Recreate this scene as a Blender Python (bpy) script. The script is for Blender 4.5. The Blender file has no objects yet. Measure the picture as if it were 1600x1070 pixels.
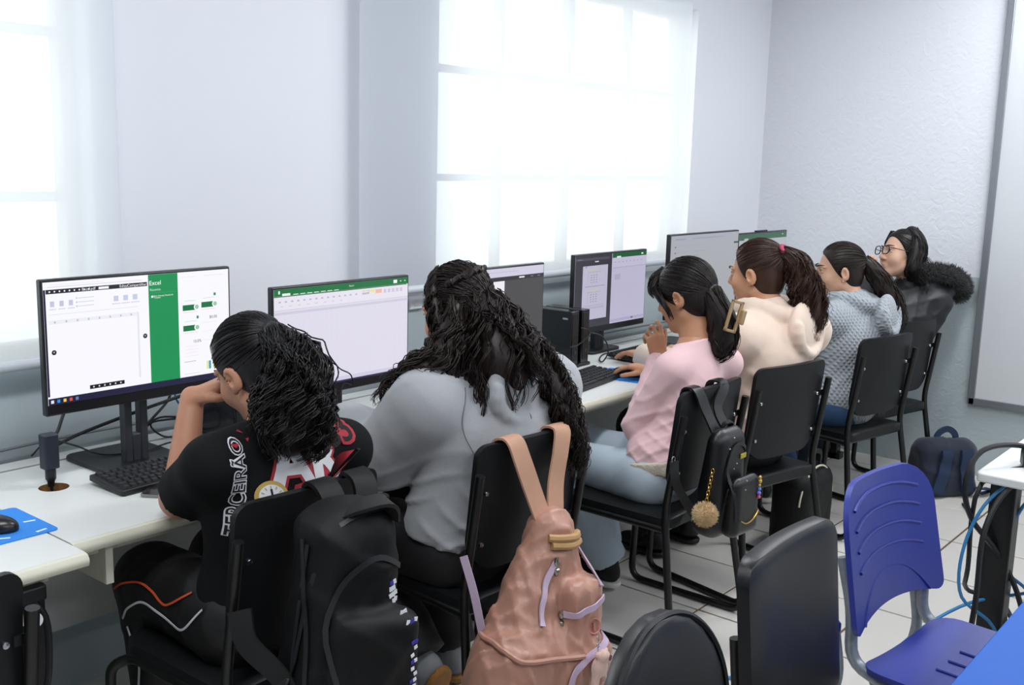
import bpy, math, random
import numpy as np
from mathutils import Vector, Matrix
from mathutils.bvhtree import BVHTree

# ------------------------------------------------------------------ camera, world, lights, exposure
scene = bpy.context.scene
COL = scene.collection
def _camera():
    yaw, pit, rol = (math.radians(a) for a in (50.829, 9.9346, 1.5405))
    f = Vector((math.cos(pit)*math.sin(yaw), math.cos(pit)*math.cos(yaw), -math.sin(pit)))
    r = Vector((math.cos(yaw), -math.sin(yaw), 0)); u = r.cross(f)
    r2 = r*math.cos(rol) + u*math.sin(rol); u2 = -r*math.sin(rol) + u*math.cos(rol)
    cd = bpy.data.cameras.new('camera'); cd.sensor_width = 36; cd.lens = 1651.17/1600*36; cd.clip_start = .05
    co = bpy.data.objects.new('camera', cd); COL.objects.link(co)
    m = Matrix((r2, u2, -f)).transposed().to_4x4(); m.translation = (0, 0, 1.58)
    co.matrix_world = m
    scene.camera = co
_camera()
world = bpy.data.worlds.new('daylight'); scene.world = world; world.use_nodes = True
world.node_tree.nodes['Background'].inputs[0].default_value = (.965, .985, 1.0, 1)
world.node_tree.nodes['Background'].inputs[1].default_value = 3.6
for i, (lx, ly) in enumerate([(.6, 1.3), (2.9, 1.3), (5.0, 1.0), (.6, -1.2), (2.9, -1.2), (5.0, -1.2)]):
    ld = bpy.data.lights.new('ceiling_tube_light', 'AREA'); ld.shape = 'RECTANGLE'; ld.size = 1.25; ld.size_y = .3
    ld.energy = 30; ld.color = (.96, .98, 1.0)
    lo = bpy.data.objects.new('ceiling_tube_light', ld); COL.objects.link(lo); lo.location = (lx, ly, 2.84)
vs = scene.view_settings
vs.view_transform = 'Standard'; vs.look = 'None'; vs.exposure = 0.0; vs.gamma = 1.0; vs.use_curve_mapping = False
scene.cycles.use_denoising = True
scene.cycles.max_bounces = 8

# ------------------------------------------------------------------ materials
def lin(c):
    if isinstance(c, str):
        c = tuple(int(c[i:i+2], 16)/255 for i in (0, 2, 4))
        c = tuple(x/12.92 if x <= .04045 else ((x+.055)/1.055)**2.4 for x in c)
    return (*c[:3], 1)
MATS = {}
def mat(name, col, rough=.5, metal=0, var=0, vscale=20, bump=0, bscale=100, stretch=None, spec=.5, sheen=0, sss=0, bdist=.002, detail=3, col2=None, coat=0):
    if name in MATS: return MATS[name]
    m = bpy.data.materials.new(name); m.use_nodes = True
    nt = m.node_tree; b = nt.nodes['Principled BSDF']
    c = lin(col)
    b.inputs['Base Color'].default_value = c
    b.inputs['Roughness'].default_value = rough; b.inputs['Metallic'].default_value = metal
    b.inputs['Specular IOR Level'].default_value = spec
    if sheen: b.inputs['Sheen Weight'].default_value = sheen
    if coat: b.inputs['Coat Weight'].default_value = coat
    if sss:
        b.inputs['Subsurface Weight'].default_value = sss
        b.inputs['Subsurface Radius'].default_value = (.012, .005, .003)
    tc = nt.nodes.new('ShaderNodeTexCoord'); src = tc.outputs['Object']
    if stretch:
        mp = nt.nodes.new('ShaderNodeMapping'); mp.inputs['Scale'].default_value = stretch
        nt.links.new(src, mp.inputs[0]); src = mp.outputs[0]
    if var or col2:
        n = nt.nodes.new('ShaderNodeTexNoise'); n.inputs['Scale'].default_value = vscale; n.inputs['Detail'].default_value = detail
        nt.links.new(src, n.inputs['Vector'])
        mx = nt.nodes.new('ShaderNodeMix'); mx.data_type = 'RGBA'
        mx.inputs[6].default_value = tuple(max(0, x*(1-var)) for x in c[:3])+(1,)
        mx.inputs[7].default_value = lin(col2) if col2 else tuple(min(1, x*(1+var)) for x in c[:3])+(1,)
        nt.links.new(n.outputs['Fac'], mx.inputs[0]); nt.links.new(mx.outputs[2], b.inputs['Base Color'])
    if bump:
        n = nt.nodes.new('ShaderNodeTexNoise'); n.inputs['Scale'].default_value = bscale; n.inputs['Detail'].default_value = detail
        nt.links.new(src, n.inputs['Vector'])
        bp = nt.nodes.new('ShaderNodeBump'); bp.inputs['Strength'].default_value = bump; bp.inputs['Distance'].default_value = bdist
        nt.links.new(n.outputs['Fac'], bp.inputs['Height']); nt.links.new(bp.outputs[0], b.inputs['Normal'])
    MATS[name] = m
    return m
def emit(name, col, s=1.0):
    if name in MATS: return MATS[name]
    m = bpy.data.materials.new(name); m.use_nodes = True; nt = m.node_tree
    b = nt.nodes['Principled BSDF']; b.inputs['Base Color'].default_value = (.01, .01, .01, 1); b.inputs['Roughness'].default_value = .35
    b.inputs['Emission Color'].default_value = lin(col); b.inputs['Emission Strength'].default_value = s
    MATS[name] = m
    return m
def blind_material():
    m = bpy.data.materials.new('roller blind fabric'); m.use_nodes = True; nt = m.node_tree
    nt.nodes.remove(nt.nodes['Principled BSDF']); out = nt.nodes['Material Output']
    tr = nt.nodes.new('ShaderNodeBsdfTranslucent'); tr.inputs[0].default_value = (.86, .88, .9, 1)
    df = nt.nodes.new('ShaderNodeBsdfDiffuse'); df.inputs[0].default_value = (.60, .63, .69, 1)
    tp = nt.nodes.new('ShaderNodeBsdfTransparent'); tp.inputs[0].default_value = (1, 1, 1, 1)
    m1 = nt.nodes.new('ShaderNodeMixShader'); m1.inputs[0].default_value = .63
    nt.links.new(tr.outputs[0], m1.inputs[1]); nt.links.new(df.outputs[0], m1.inputs[2])
    m2 = nt.nodes.new('ShaderNodeMixShader'); m2.inputs[0].default_value = .12
    nt.links.new(m1.outputs[0], m2.inputs[1]); nt.links.new(tp.outputs[0], m2.inputs[2])
    w = nt.nodes.new('ShaderNodeTexWave'); w.inputs['Scale'].default_value = 180
    bp = nt.nodes.new('ShaderNodeBump'); bp.inputs['Strength'].default_value = .1; bp.inputs['Distance'].default_value = .0005
    tc = nt.nodes.new('ShaderNodeTexCoord'); nt.links.new(tc.outputs['Object'], w.inputs['Vector'])
    nt.links.new(w.outputs['Fac'], bp.inputs['Height']); nt.links.new(bp.outputs[0], df.inputs['Normal'])
    nt.links.new(m2.outputs[0], out.inputs[0])
    return m
def two_tone_wall(name, bumpy):
    m = bpy.data.materials.new(name); m.use_nodes = True; nt = m.node_tree; b = nt.nodes['Principled BSDF']
    g = nt.nodes.new('ShaderNodeNewGeometry'); sp = nt.nodes.new('ShaderNodeSeparateXYZ'); nt.links.new(g.outputs['Position'], sp.inputs[0])
    cm = nt.nodes.new('ShaderNodeMath'); cm.operation = 'GREATER_THAN'; cm.inputs[1].default_value = 1.035
    nt.links.new(sp.outputs[2], cm.inputs[0])
    mx = nt.nodes.new('ShaderNodeMix'); mx.data_type = 'RGBA'
    mx.inputs[6].default_value = lin('b3bfc3'); mx.inputs[7].default_value = lin('e2e4ea')
    nt.links.new(cm.outputs[0], mx.inputs[0]); nt.links.new(mx.outputs[2], b.inputs['Base Color'])
    b.inputs['Roughness'].default_value = .42
    n = nt.nodes.new('ShaderNodeTexNoise'); n.inputs['Scale'].default_value = 22 if bumpy else 9; n.inputs['Detail'].default_value = 4
    n.inputs['Distortion'].default_value = 1.2
    nt.links.new(g.outputs['Position'], n.inputs['Vector'])
    bp = nt.nodes.new('ShaderNodeBump'); bp.inputs['Strength'].default_value = .55 if bumpy else .12; bp.inputs['Distance'].default_value = .006
    nt.links.new(n.outputs['Fac'], bp.inputs['Height']); nt.links.new(bp.outputs[0], b.inputs['Normal'])
    return m
def quilt_material():
    m = mat('blue grey quilted knit', '9ca3aa', .9, var=.10, vscale=160, sheen=.2)
    nt = m.node_tree; b = nt.nodes['Principled BSDF']
    tc = nt.nodes.new('ShaderNodeTexCoord'); hs = []
    for rot in (38, -38):
        mp = nt.nodes.new('ShaderNodeMapping'); mp.inputs['Rotation'].default_value = (0, math.radians(rot), math.radians(24))
        w = nt.nodes.new('ShaderNodeTexWave'); w.bands_direction = 'X'; w.inputs['Scale'].default_value = 21; w.inputs['Distortion'].default_value = .4
        nt.links.new(tc.outputs['Object'], mp.inputs[0]); nt.links.new(mp.outputs[0], w.inputs['Vector']); hs.append(w)
    mu = nt.nodes.new('ShaderNodeMath'); mu.operation = 'MULTIPLY'
    nt.links.new(hs[0].outputs['Fac'], mu.inputs[0]); nt.links.new(hs[1].outputs['Fac'], mu.inputs[1])
    bp = nt.nodes.new('ShaderNodeBump'); bp.inputs['Strength'].default_value = .8; bp.inputs['Distance'].default_value = .006
    nt.links.new(mu.outputs[0], bp.inputs['Height']); nt.links.new(bp.outputs[0], b.inputs['Normal'])
    return m

# ------------------------------------------------------------------ object helpers
def tag(o, label=None, cat=None, group=None, kind=None):
    if label: o['label'] = label
    if cat: o['category'] = cat
    if group: o['group'] = group
    if kind: o['kind'] = kind
    return o
def thing(name, label, cat, loc=(0, 0, 0), rotz=0, group=None):
    o = bpy.data.objects.new(name, None); COL.objects.link(o); o.empty_display_size = .1
    o.location = loc; o.rotation_euler = (0, 0, rotz)
    return tag(o, label, cat, group)
def raw_mesh(name, V, F, mats, smooth=True, fm=None, sharp=None):
    """V (n,3) array; F (m,k) array of equal polygons or a list of tuples"""
    me = bpy.data.meshes.new(name)
    if isinstance(F, np.ndarray):
        V = np.asarray(V, np.float32); k = F.shape[1]; n = len(F)
        me.vertices.add(len(V)); me.vertices.foreach_set('co', V.ravel())
        me.loops.add(n*k); me.loops.foreach_set('vertex_index', F.astype(np.int32).ravel())
        me.polygons.add(n); me.polygons.foreach_set('loop_start', np.arange(0, n*k, k, dtype=np.int32))
        me.update(calc_edges=True)
    else:
        me.from_pydata([tuple(v) for v in V], [], F)
    for m in (mats if isinstance(mats, (list, tuple)) else [mats]): me.materials.append(m)
    me.polygons.foreach_set('use_smooth', np.full(len(me.polygons), bool(smooth)))
    if fm is not None: me.polygons.foreach_set('material_index', np.asarray(fm, np.int32))
    if smooth and sharp: me.set_sharp_from_angle(angle=math.radians(sharp))
    me.update()
    return me
def link(name, me, parent=None, loc=None):
    o = bpy.data.objects.new(name, me); COL.objects.link(o)
    if parent: o.parent = parent
    if loc is not None: o.location = loc
    return o
def copy_tree(o, parent=None):
    c = o.copy(); COL.objects.link(c); c.parent = parent
    for ch in list(o.children): copy_tree(ch, c)
    return c
def rot(ax, deg):
    return np.array(Matrix.Rotation(math.radians(deg), 3, ax))
def catmull(P, n):
    P = np.asarray(P, float)
    if len(P) == 2: return P[0] + (P[1]-P[0])*np.linspace(0, 1, n)[:, None]
    Q = np.vstack([2*P[0]-P[1], P, 2*P[-1]-P[-2]]); m = len(P)-1
    t = np.linspace(0, m-1e-9, n); i = t.astype(int); u = (t-i)[:, None]
    a, b, c, d = Q[i], Q[i+1], Q[i+2], Q[i+3]
    return .5*(2*b + (c-a)*u + (2*a-5*b+4*c-d)*u**2 + (3*b-a-3*c+d)*u**3)
def fillet(P, r, n=5):
    P = [np.asarray(p, float) for p in P]; out = [P[0]]
    for a, b, c in zip(P, P[1:], P[2:]):
        u = (a-b)/np.linalg.norm(a-b); v = (c-b)/np.linalg.norm(c-b)
        rr = min(r, np.linalg.norm(a-b)*.49, np.linalg.norm(c-b)*.49)
        p, q = b+u*rr, b+v*rr
        for t in np.linspace(0, 1, n): out.append((1-t)**2*p + 2*t*(1-t)*b + t*t*q)
    return np.array(out + [P[-1]])
class MB:
    def __init__(s): s.V = []; s.F = []; s.M = []; s.m = 0
    def add(s, V, F):
        o = len(s.V); s.V += [tuple(map(float, v)) for v in V]
        for f in F: s.F.append(tuple(i+o for i in f)); s.M.append(s.m)
        return s
    def box(s, lo, hi, R=None, c=None):
        V = np.array([[(lo, hi)[i][0], (lo, hi)[j][1], (lo, hi)[k][2]] for i in (0, 1) for j in (0, 1) for k in (0, 1)], float)
        if R is not None:
            c = np.asarray(c if c is not None else (np.array(lo)+np.array(hi))/2, float); V = (V-c)@np.asarray(R).T + c
        return s.add(V, [(0, 1, 3, 2), (4, 6, 7, 5), (0, 4, 5, 1), (2, 3, 7, 6), (0, 2, 6, 4), (1, 5, 7, 3)])
    def tube(s, P, r, seg=8, closed=False, caps=True):
        P = np.asarray(P, float); n = len(P); r = np.broadcast_to(np.asarray(r, float), (n,))
        T = np.gradient(P, axis=0) if not closed else np.roll(P, -1, 0)-np.roll(P, 1, 0)
        T /= np.linalg.norm(T, axis=1)[:, None]+1e-12
        ref = np.array([0, 0, 1.]) if abs(T[0][2]) < .9 else np.array([1., 0, 0])
        nrm = np.cross(T[0], ref); nrm /= np.linalg.norm(nrm); V = []
        for i in range(n):
            nrm = nrm - T[i]*(nrm@T[i]); nrm /= np.linalg.norm(nrm)+1e-12; bn = np.cross(T[i], nrm)
            for k in range(seg):
                a = 2*math.pi*k/seg; V.append(P[i] + r[i]*(math.cos(a)*nrm + math.sin(a)*bn))
        F = []
        for i in range(n if closed else n-1):
            j = (i+1) % n
            for k in range(seg): F.append((i*seg+k, i*seg+(k+1) % seg, j*seg+(k+1) % seg, j*seg+k))
        if caps and not closed: F += [tuple(range(seg))[::-1], tuple((n-1)*seg+k for k in range(seg))]
        return s.add(V, F)
    def lathe(s, prof, c=(0, 0, 0), seg=24, ax='z', R=None):
        V = []; F = []; n = len(prof)
        for k in range(seg):
            a = 2*math.pi*k/seg
            for (r, h) in prof:
                p = np.array((r*math.cos(a), r*math.sin(a), h))
                if ax == 'y': p = np.array((p[0], p[2], p[1]))
                if ax == 'x': p = np.array((p[2], p[0], p[1]))
                if R is not None: p = np.asarray(R)@p
                V.append(p+np.array(c))
        for k in range(seg):
            for i in range(n-1): F.append((k*n+i, ((k+1) % seg)*n+i, ((k+1) % seg)*n+i+1, k*n+i+1))
        return s.add(V, F)
    def prism(s, poly, h0, h1, axes=(0, 1, 2)):
        """poly: 2d points (ccw) in axes[0], axes[1], extruded along axes[2]"""
        n = len(poly); V = []
        for h in (h0, h1):
            for (a, b) in poly:
                p = [0, 0, 0]; p[axes[0]] = a; p[axes[1]] = b; p[axes[2]] = h; V.append(p)
        return s.add(V, [tuple(range(n))[::-1], tuple(range(n, 2*n))] + [(i, (i+1) % n, n+(i+1) % n, n+i) for i in range(n)])
    def ribbon(s, P, N, w, t):
        """flat strap along P with normals N, width w, thickness t"""
        P = np.asarray(P, float); N = np.asarray(N, float); n = len(P); T = np.gradient(P, axis=0); B = np.cross(T, N)
        B /= np.linalg.norm(B, axis=1)[:, None]+1e-12; N = np.cross(B, T); N /= np.linalg.norm(N, axis=1)[:, None]+1e-12
        w = np.broadcast_to(np.asarray(w, float), (n,)); V = []
        for i in range(n):
            for (a, b) in ((-.5, 0), (.5, 0), (.5, 1), (-.5, 1)): V.append(P[i]+B[i]*w[i]*a+N[i]*t*b)
        F = [(0, 1, 2, 3), tuple((n-1)*4+k for k in (3, 2, 1, 0))]
        for i in range(n-1):
            for k in range(4): F.append((i*4+k, (i+1)*4+k, (i+1)*4+(k+1) % 4, i*4+(k+1) % 4))
        return s.add(V, F)
    def build(s, name, m, parent=None, smooth=False, bevel=0, seg=2, loc=None, sharp=40, **kw):
        me = raw_mesh(name, s.V, s.F, m, smooth or bevel > 0, s.M if isinstance(m, (list, tuple)) else None, sharp=sharp)
        o = link(name, me, parent, loc)
        if bevel:
            b = o.modifiers.new('bevel', 'BEVEL'); b.width = bevel; b.segments = seg; b.limit_method = 'ANGLE'; b.angle_limit = math.radians(40)
        if kw: tag(o, **kw)
        return o
def rrect(w, h, r, n=5, cx=0, cy=0):
    P = []
    for (sx, sy, a0) in ((1, -1, -90), (1, 1, 0), (-1, 1, 90), (-1, -1, 180)):
        for k in range(n):
            a = math.radians(a0+90*k/(n-1)); P.append((cx+sx*(w/2-r)+r*math.cos(a), cy+sy*(h/2-r)+r*math.sin(a)))
    return P
def text_mesh(txt, size=1.0, extrude=0, bold=0):
    cu = bpy.data.curves.new('lettering', 'FONT'); cu.body = txt; cu.size = size; cu.extrude = extrude; cu.offset = bold
    cu.align_x = 'CENTER'; cu.align_y = 'CENTER'; cu.resolution_u = 3
    o = bpy.data.objects.new('lettering', cu); COL.objects.link(o)
    dg = bpy.context.evaluated_depsgraph_get(); me = bpy.data.meshes.new_from_object(o.evaluated_get(dg))
    V = np.array([v.co[:] for v in me.vertices]).reshape(-1, 3); F = [tuple(p.vertices) for p in me.polygons]
    bpy.data.objects.remove(o); bpy.data.curves.remove(cu); bpy.data.meshes.remove(me)
    return V, F

# ------------------------------------------------------------------ smooth solid modelling on a grid (for soft shapes: bodies, clothes, bags)
class Solid:
    def __init__(s, lo, hi, h):
        s.h = h; s.lo = np.asarray(lo, float); s.n = np.ceil((np.asarray(hi, float)-s.lo)/h).astype(int)+1
        s.d = np.full(s.n, .2, np.float32)
    def _win(s, lo, hi):
        a = np.clip(np.floor((lo-s.lo)/s.h).astype(int), 0, s.n); b = np.clip(np.ceil((hi-s.lo)/s.h).astype(int)+1, 0, s.n)
        sl = tuple(slice(x, y) for x, y in zip(a, b))
        g = [np.float32(s.lo[i]+np.arange(a[i], b[i])*s.h) for i in range(3)]
        return sl, g
    def _comb(s, sl, e, k, sub):
        if e.size == 0: return
        d = s.d[sl]
        if sub:
            e = -e
            if k > 0:
                q = np.maximum(k-np.abs(d-e), 0)/k; s.d[sl] = np.maximum(d, e)+q*q*k*.25
            else: s.d[sl] = np.maximum(d, e)
        elif k > 0:
            q = np.maximum(k-np.abs(d-e), 0)/k; s.d[sl] = np.minimum(d, e)-q*q*k*.25
        else: s.d[sl] = np.minimum(d, e)
    def cone(s, a, b, ra, rb, k=.02, sub=False, cut=None, flat=None):
        a = np.asarray(a, float); b = np.asarray(b, float); m = max(ra, rb)+k+2*s.h
        sl, (x, y, z) = s._win(np.minimum(a, b)-m, np.maximum(a, b)+m)
        x = x[:, None, None]; y = y[None, :, None]; z = z[None, None, :]
        v = b-a; L = max(v@v, 1e-12)
        t = np.clip(((x-a[0])*v[0]+(y-a[1])*v[1]+(z-a[2])*v[2])/L, 0, 1)
        e = np.sqrt((x-a[0]-t*v[0])**2+(y-a[1]-t*v[1])**2+(z-a[2]-t*v[2])**2)-(ra+(rb-ra)*t)
        if cut is not None:
            p, nn = np.asarray(cut[0], float), np.asarray(cut[1], float); nn = nn/np.linalg.norm(nn)
            e = np.maximum(e, (x-p[0])*nn[0]+(y-p[1])*nn[1]+(z-p[2])*nn[2])
        s._comb(sl, np.float32(e), k, sub); return s
    def chain(s, pts, rads, k=.02, sub=False):
        for i in range(len(pts)-1): s.cone(pts[i], pts[i+1], rads[i], rads[i+1], k, sub)
        return s
    def ell(s, c, r, R=None, k=.02, sub=False):
        c = np.asarray(c, float); r = np.asarray(r, float); m = r.max()+k+2*s.h
        sl, (x, y, z) = s._win(c-m, c+m)
        x = (x-c[0])[:, None, None]; y = (y-c[1])[None, :, None]; z = (z-c[2])[None, None, :]
        R = np.eye(3) if R is None else np.asarray(R)
        q = [x*R[0, i]+y*R[1, i]+z*R[2, i] for i in range(3)]
        k0 = np.sqrt(sum((q[i]/r[i])**2 for i in range(3))); k1 = np.sqrt(sum((q[i]/r[i]**2)**2 for i in range(3)))
        s._comb(sl, np.float32(k0*(k0-1)/(k1+1e-9)), k, sub); return s
    def rbox(s, c, half, rad, R=None, k=.01, sub=False, taper=None):
        c = np.asarray(c, float); half = np.asarray(half, float); m = np.linalg.norm(half)*1.3+k+2*s.h
        sl, (x, y, z) = s._win(c-m, c+m)
        x = (x-c[0])[:, None, None]; y = (y-c[1])[None, :, None]; z = (z-c[2])[None, None, :]
        R = np.eye(3) if R is None else np.asarray(R)
        q = [x*R[0, i]+y*R[1, i]+z*R[2, i] for i in range(3)]
        hh = [half[0], half[1], half[2]]
        if taper is not None:   # scale of x,y extents at local top relative to bottom
            t = np.clip((q[2]/half[2]+1)/2, 0, 1)
            hh[0] = half[0]*(1+(taper[0]-1)*t); hh[1] = half[1]*(1+(taper[1]-1)*t)
        w = [np.abs(q[i])-(hh[i]-rad) for i in range(3)]
        e = np.sqrt(sum(np.maximum(v, 0)**2 for v in w))+np.minimum(np.maximum(np.maximum(w[0], w[1]), w[2]), 0)-rad
        s._comb(sl, np.float32(e), k, sub); return s
    def cut(s, p, n, k=0):
        p = np.asarray(p, float); n = np.asarray(n, float); n = n/np.linalg.norm(n)
        sl, (x, y, z) = s._win(s.lo, s.lo+s.n*s.h)
        e = np.float32((x-p[0])[:, None, None]*n[0]+(y-p[1])[None, :, None]*n[1]+(z-p[2])[None, None, :]*n[2])
        s._comb(sl, -e, k, True); return s
    def folds(s, amp, waves, seed=0, band=.05, zr=None):
        """irregular cloth folds: sparse warped ridges, waves = list of wave vectors, zr = (low, high) heights between which they fade out"""
        rg = np.random.RandomState(seed); i = np.nonzero(np.abs(s.d) < band); P = [s.lo[a]+i[a]*s.h for a in range(3)]
        v = 0
        for w in waves:
            ph = rg.rand(6)*6.28; u = rg.randn(3)*9; u2 = rg.randn(3)*17; mk = rg.randn(3)*11
            f = P[0]*w[0]+P[1]*w[1]+P[2]*w[2]+ph[0]+2.4*np.sin(P[0]*u[0]+P[1]*u[1]+P[2]*u[2]+ph[1])+1.0*np.sin(P[0]*u2[0]+P[1]*u2[1]+P[2]*u2[2]+ph[2])
            m = np.clip(.5+.9*np.sin(P[0]*mk[0]+P[1]*mk[1]+P[2]*mk[2]+ph[3]), 0, 1)
            v = v+np.exp(-4.5*np.sin(f*.5)**2)*m
        if zr is not None: v = v*np.clip((zr[1]-P[2])/(zr[1]-zr[0]), .12, 1)
        s.d[i] -= np.float32(amp*v/math.sqrt(len(waves))); return s
    def mesh(s):
        d = s.d; sg = d < 0
        # close the border
        for ax in range(3):
            for e in (0, -1):
                sl = [slice(None)]*3; sl[ax] = e; d[tuple(sl)] = np.maximum(d[tuple(sl)], 1e-4)
        sg = d < 0; S = sg.astype(np.int8); c = 0
        for i in (0, 1):
            for j in (0, 1):
                for k in (0, 1): c = c+S[i:S.shape[0]-1+i, j:S.shape[1]-1+j, k:S.shape[2]-1+k]
        A = np.argwhere((c > 0) & (c < 8)); n = len(A)
        if n == 0: return np.zeros((0, 3)), np.zeros((0, 4), int)
        idm = np.full(c.shape, -1, np.int32); idm[A[:, 0], A[:, 1], A[:, 2]] = np.arange(n)
        cor = [(i, j, k) for i in (0, 1) for j in (0, 1) for k in (0, 1)]
        D = np.stack([d[A[:, 0]+i, A[:, 1]+j, A[:, 2]+k] for (i, j, k) in cor], 1)
        acc = np.zeros((n, 3)); cnt = np.zeros(n)
        for p in range(8):
            for q in range(p+1, 8):
                df = np.array(cor[q])-np.array(cor[p])
                if np.abs(df).sum() != 1: continue
                m = (D[:, p] < 0) != (D[:, q] < 0)
                t = D[m, p]/(D[m, p]-D[m, q]); acc[m] += np.array(cor[p])+t[:, None]*df; cnt[m] += 1
        V = s.lo+(A+acc/cnt[:, None])*s.h; Fs = []
        for ax in range(3):
            b, cc = (ax+1) % 3, (ax+2) % 3
            a0 = [slice(None)]*3; a1 = [slice(None)]*3; a0[ax] = slice(0, -1); a1[ax] = slice(1, None)
            E = np.argwhere(sg[tuple(a0)] != sg[tuple(a1)])
            E = E[(E[:, b] > 0) & (E[:, cc] > 0) & (E[:, b] < s.n[b]-1) & (E[:, cc] < s.n[cc]-1)]
            def g(db, dc):
                q = E.copy(); q[:, b] += db; q[:, cc] += dc; return idm[q[:, 0], q[:, 1], q[:, 2]]
            Q = np.stack([g(-1, -1), g(0, -1), g(0, 0), g(-1, 0)], 1)
            fl = ~sg[E[:, 0], E[:, 1], E[:, 2]]; Q[fl] = Q[fl][:, ::-1]; Fs.append(Q)
        return V, np.vstack(Fs)
    def build(s, name, m, parent=None, origin=(0, 0, 0), **kw):
        V, F = s.mesh(); s.V, s.F = V, F
        o = link(name, raw_mesh(name, V-np.asarray(origin), F, m), parent)
        if kw: tag(o, **kw)
        return o
    def bvh(s):
        if not hasattr(s, 'V'): s.V, s.F = s.mesh()
        return BVHTree.FromPolygons([tuple(v) for v in s.V], [tuple(int(i) for i in f) for f in s.F])
def cast(bvh, p, d, off=.002):
    h = bvh.ray_cast(Vector(p), Vector(d).normalized())
    if h[0] is None:
        h = bvh.find_nearest(Vector(p)); return np.array(h[0]+h[1]*off), np.array(h[1])
    n = h[1] if h[1].dot(Vector(d)) < 0 else -h[1]
    return np.array(h[0]+n*off), np.array(n)
def join_meshes(parts):
    V = []; F = []; o = 0
    for v, f in parts: V.append(v); F.append(f+o); o += len(v)
    return np.vstack(V), np.vstack(F)
def strands_mesh(groups, seg=3):
    """groups: list of (array (n,k,3), radius (n,k) or scalar) -> tubes as one vertex and quad array"""
    out = []
    for P, r in groups:
        n, k, _ = P.shape; T = np.gradient(P, axis=1); T /= np.linalg.norm(T, axis=2)[..., None]+1e-9
        ref = np.array([.31, .52, .79]); a = np.cross(T, ref); a /= np.linalg.norm(a, axis=2)[..., None]+1e-9; b = np.cross(T, a)
        r = np.broadcast_to(np.asarray(r, float), (n, k)); ang = 2*np.pi*np.arange(seg)/seg
        V = P[:, :, None, :]+r[:, :, None, None]*(np.cos(ang)[None, None, :, None]*a[:, :, None, :]+np.sin(ang)[None, None, :, None]*b[:, :, None, :])
        idx = np.arange(n*k*seg).reshape(n, k, seg); nx = np.roll(idx, -1, 2)
        F = np.stack([idx[:, :-1], nx[:, :-1], nx[:, 1:], idx[:, 1:]], -1).reshape(-1, 4)
        out.append((V.reshape(-1, 3), F))
    return join_meshes(out)
def bundle(guide, rad, n, amp, wl, sr, rg, K=26, spread=1.0, tmin=.75, jit=.25, clump=0, cs=.006):
    """curling hair strands that fill a tapering lock around a guide curve; clump > 0 gathers them into ringlets"""
    K = max(12, int(K*.72)); n = max(20, int(n*.42)); sr *= 1.45; clump = clump and max(5, int(clump*.55))
    G = catmull(guide, K); t = np.linspace(0, 1, K)
    R = np.interp(t, np.linspace(0, 1, len(rad)), rad)
    L = np.concatenate([[0], np.cumsum(np.linalg.norm(np.diff(G, axis=0), axis=1))])
    T = np.gradient(G, axis=0); T /= np.linalg.norm(T, axis=1)[:, None]
    a = np.cross(T, np.array([.9, .1, .42])); a /= np.linalg.norm(a, axis=1)[:, None]; b = np.cross(T, a)
    nc = max(1, n//clump) if clump else n; ci = np.arange(n) % nc
    th = (rg.rand(nc)*6.283)[ci]; rr = (np.sqrt(rg.rand(nc))*spread)[ci]
    te = np.minimum(1, (tmin+(1-tmin)*rg.rand(nc))[ci]*(1-.06*rg.rand(n))); tt = t[None]*te[:, None]
    def I(A): return np.stack([np.interp(tt.ravel(), t, A[:, i]).reshape(tt.shape) for i in range(A.shape[1])], -1)
    g, A, B = I(G), I(a), I(b); RR = np.interp(tt.ravel(), t, R).reshape(tt.shape); S = np.interp(tt.ravel(), t, L).reshape(tt.shape)
    th2 = th[:, None]+jit*np.sin(S*18+th[:, None]*3)
    P = g+RR[..., None]*rr[:, None, None]*(np.cos(th2)[..., None]*A+np.sin(th2)[..., None]*B)
    w = (wl*(.75+.6*rg.rand(nc)))[ci][:, None]; ph = ((rg.rand(nc)*6.283)[ci]+(rg.randn(n)*.35 if clump else 0))[:, None]; am = (amp*(.5+rg.rand(nc)))[ci][:, None]*np.minimum(1, tt*4)
    P = P+am[..., None]*(np.cos(S/w*6.283+ph)[..., None]*A+np.sin(S/w*6.283+ph)[..., None]*B)
    if clump: P = P+(rg.randn(n, 1, 3)*cs)*np.interp(tt, [0, .8, 1], [1, 1, .5])[..., None]
    r = sr*(.7+.6*rg.rand(n))[:, None]*np.interp(t, [0, .6, 1], [1, 1, .25])[None]
    return P, r

# ------------------------------------------------------------------ palette
WHITE_PAINT = mat('white paint', 'e4e7ea', .5)
M_BLACK = mat('black plastic', '101114', .42, var=.1, vscale=60)
M_BLACK_GLOSS = mat('dark bezel plastic', '15161a', .3)
M_STEEL = mat('black painted steel', '09090a', .38, var=.15, vscale=30)
M_VINYL = mat('black vinyl', '141618', .45, bump=.15, bscale=500, bdist=.0006, spec=.28)
M_PAD = mat('black leatherette', '0e0f12', .38, bump=.25, bscale=420, bdist=.0006, var=.1, spec=.35)
M_CHROME = mat('bright steel', 'b9bcc0', .25, 1)
M_GREYSTEEL = mat('grey painted steel', '8b929a', .35, .3, var=.25, vscale=70)
M_LAM = mat('white desk laminate', 'dcdedc', .38, var=.03, vscale=6)
M_NOSE = mat('cream desk edging', 'd6d4c2', .4, var=.05, vscale=12)
M_CABLE = mat('black cable', '131418', .45)
M_BLUECABLE = mat('blue network cable', '2f7fb4', .45)
M_BROWN = mat('bare particle board', '8a6234', .8, var=.3, vscale=200)

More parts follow.
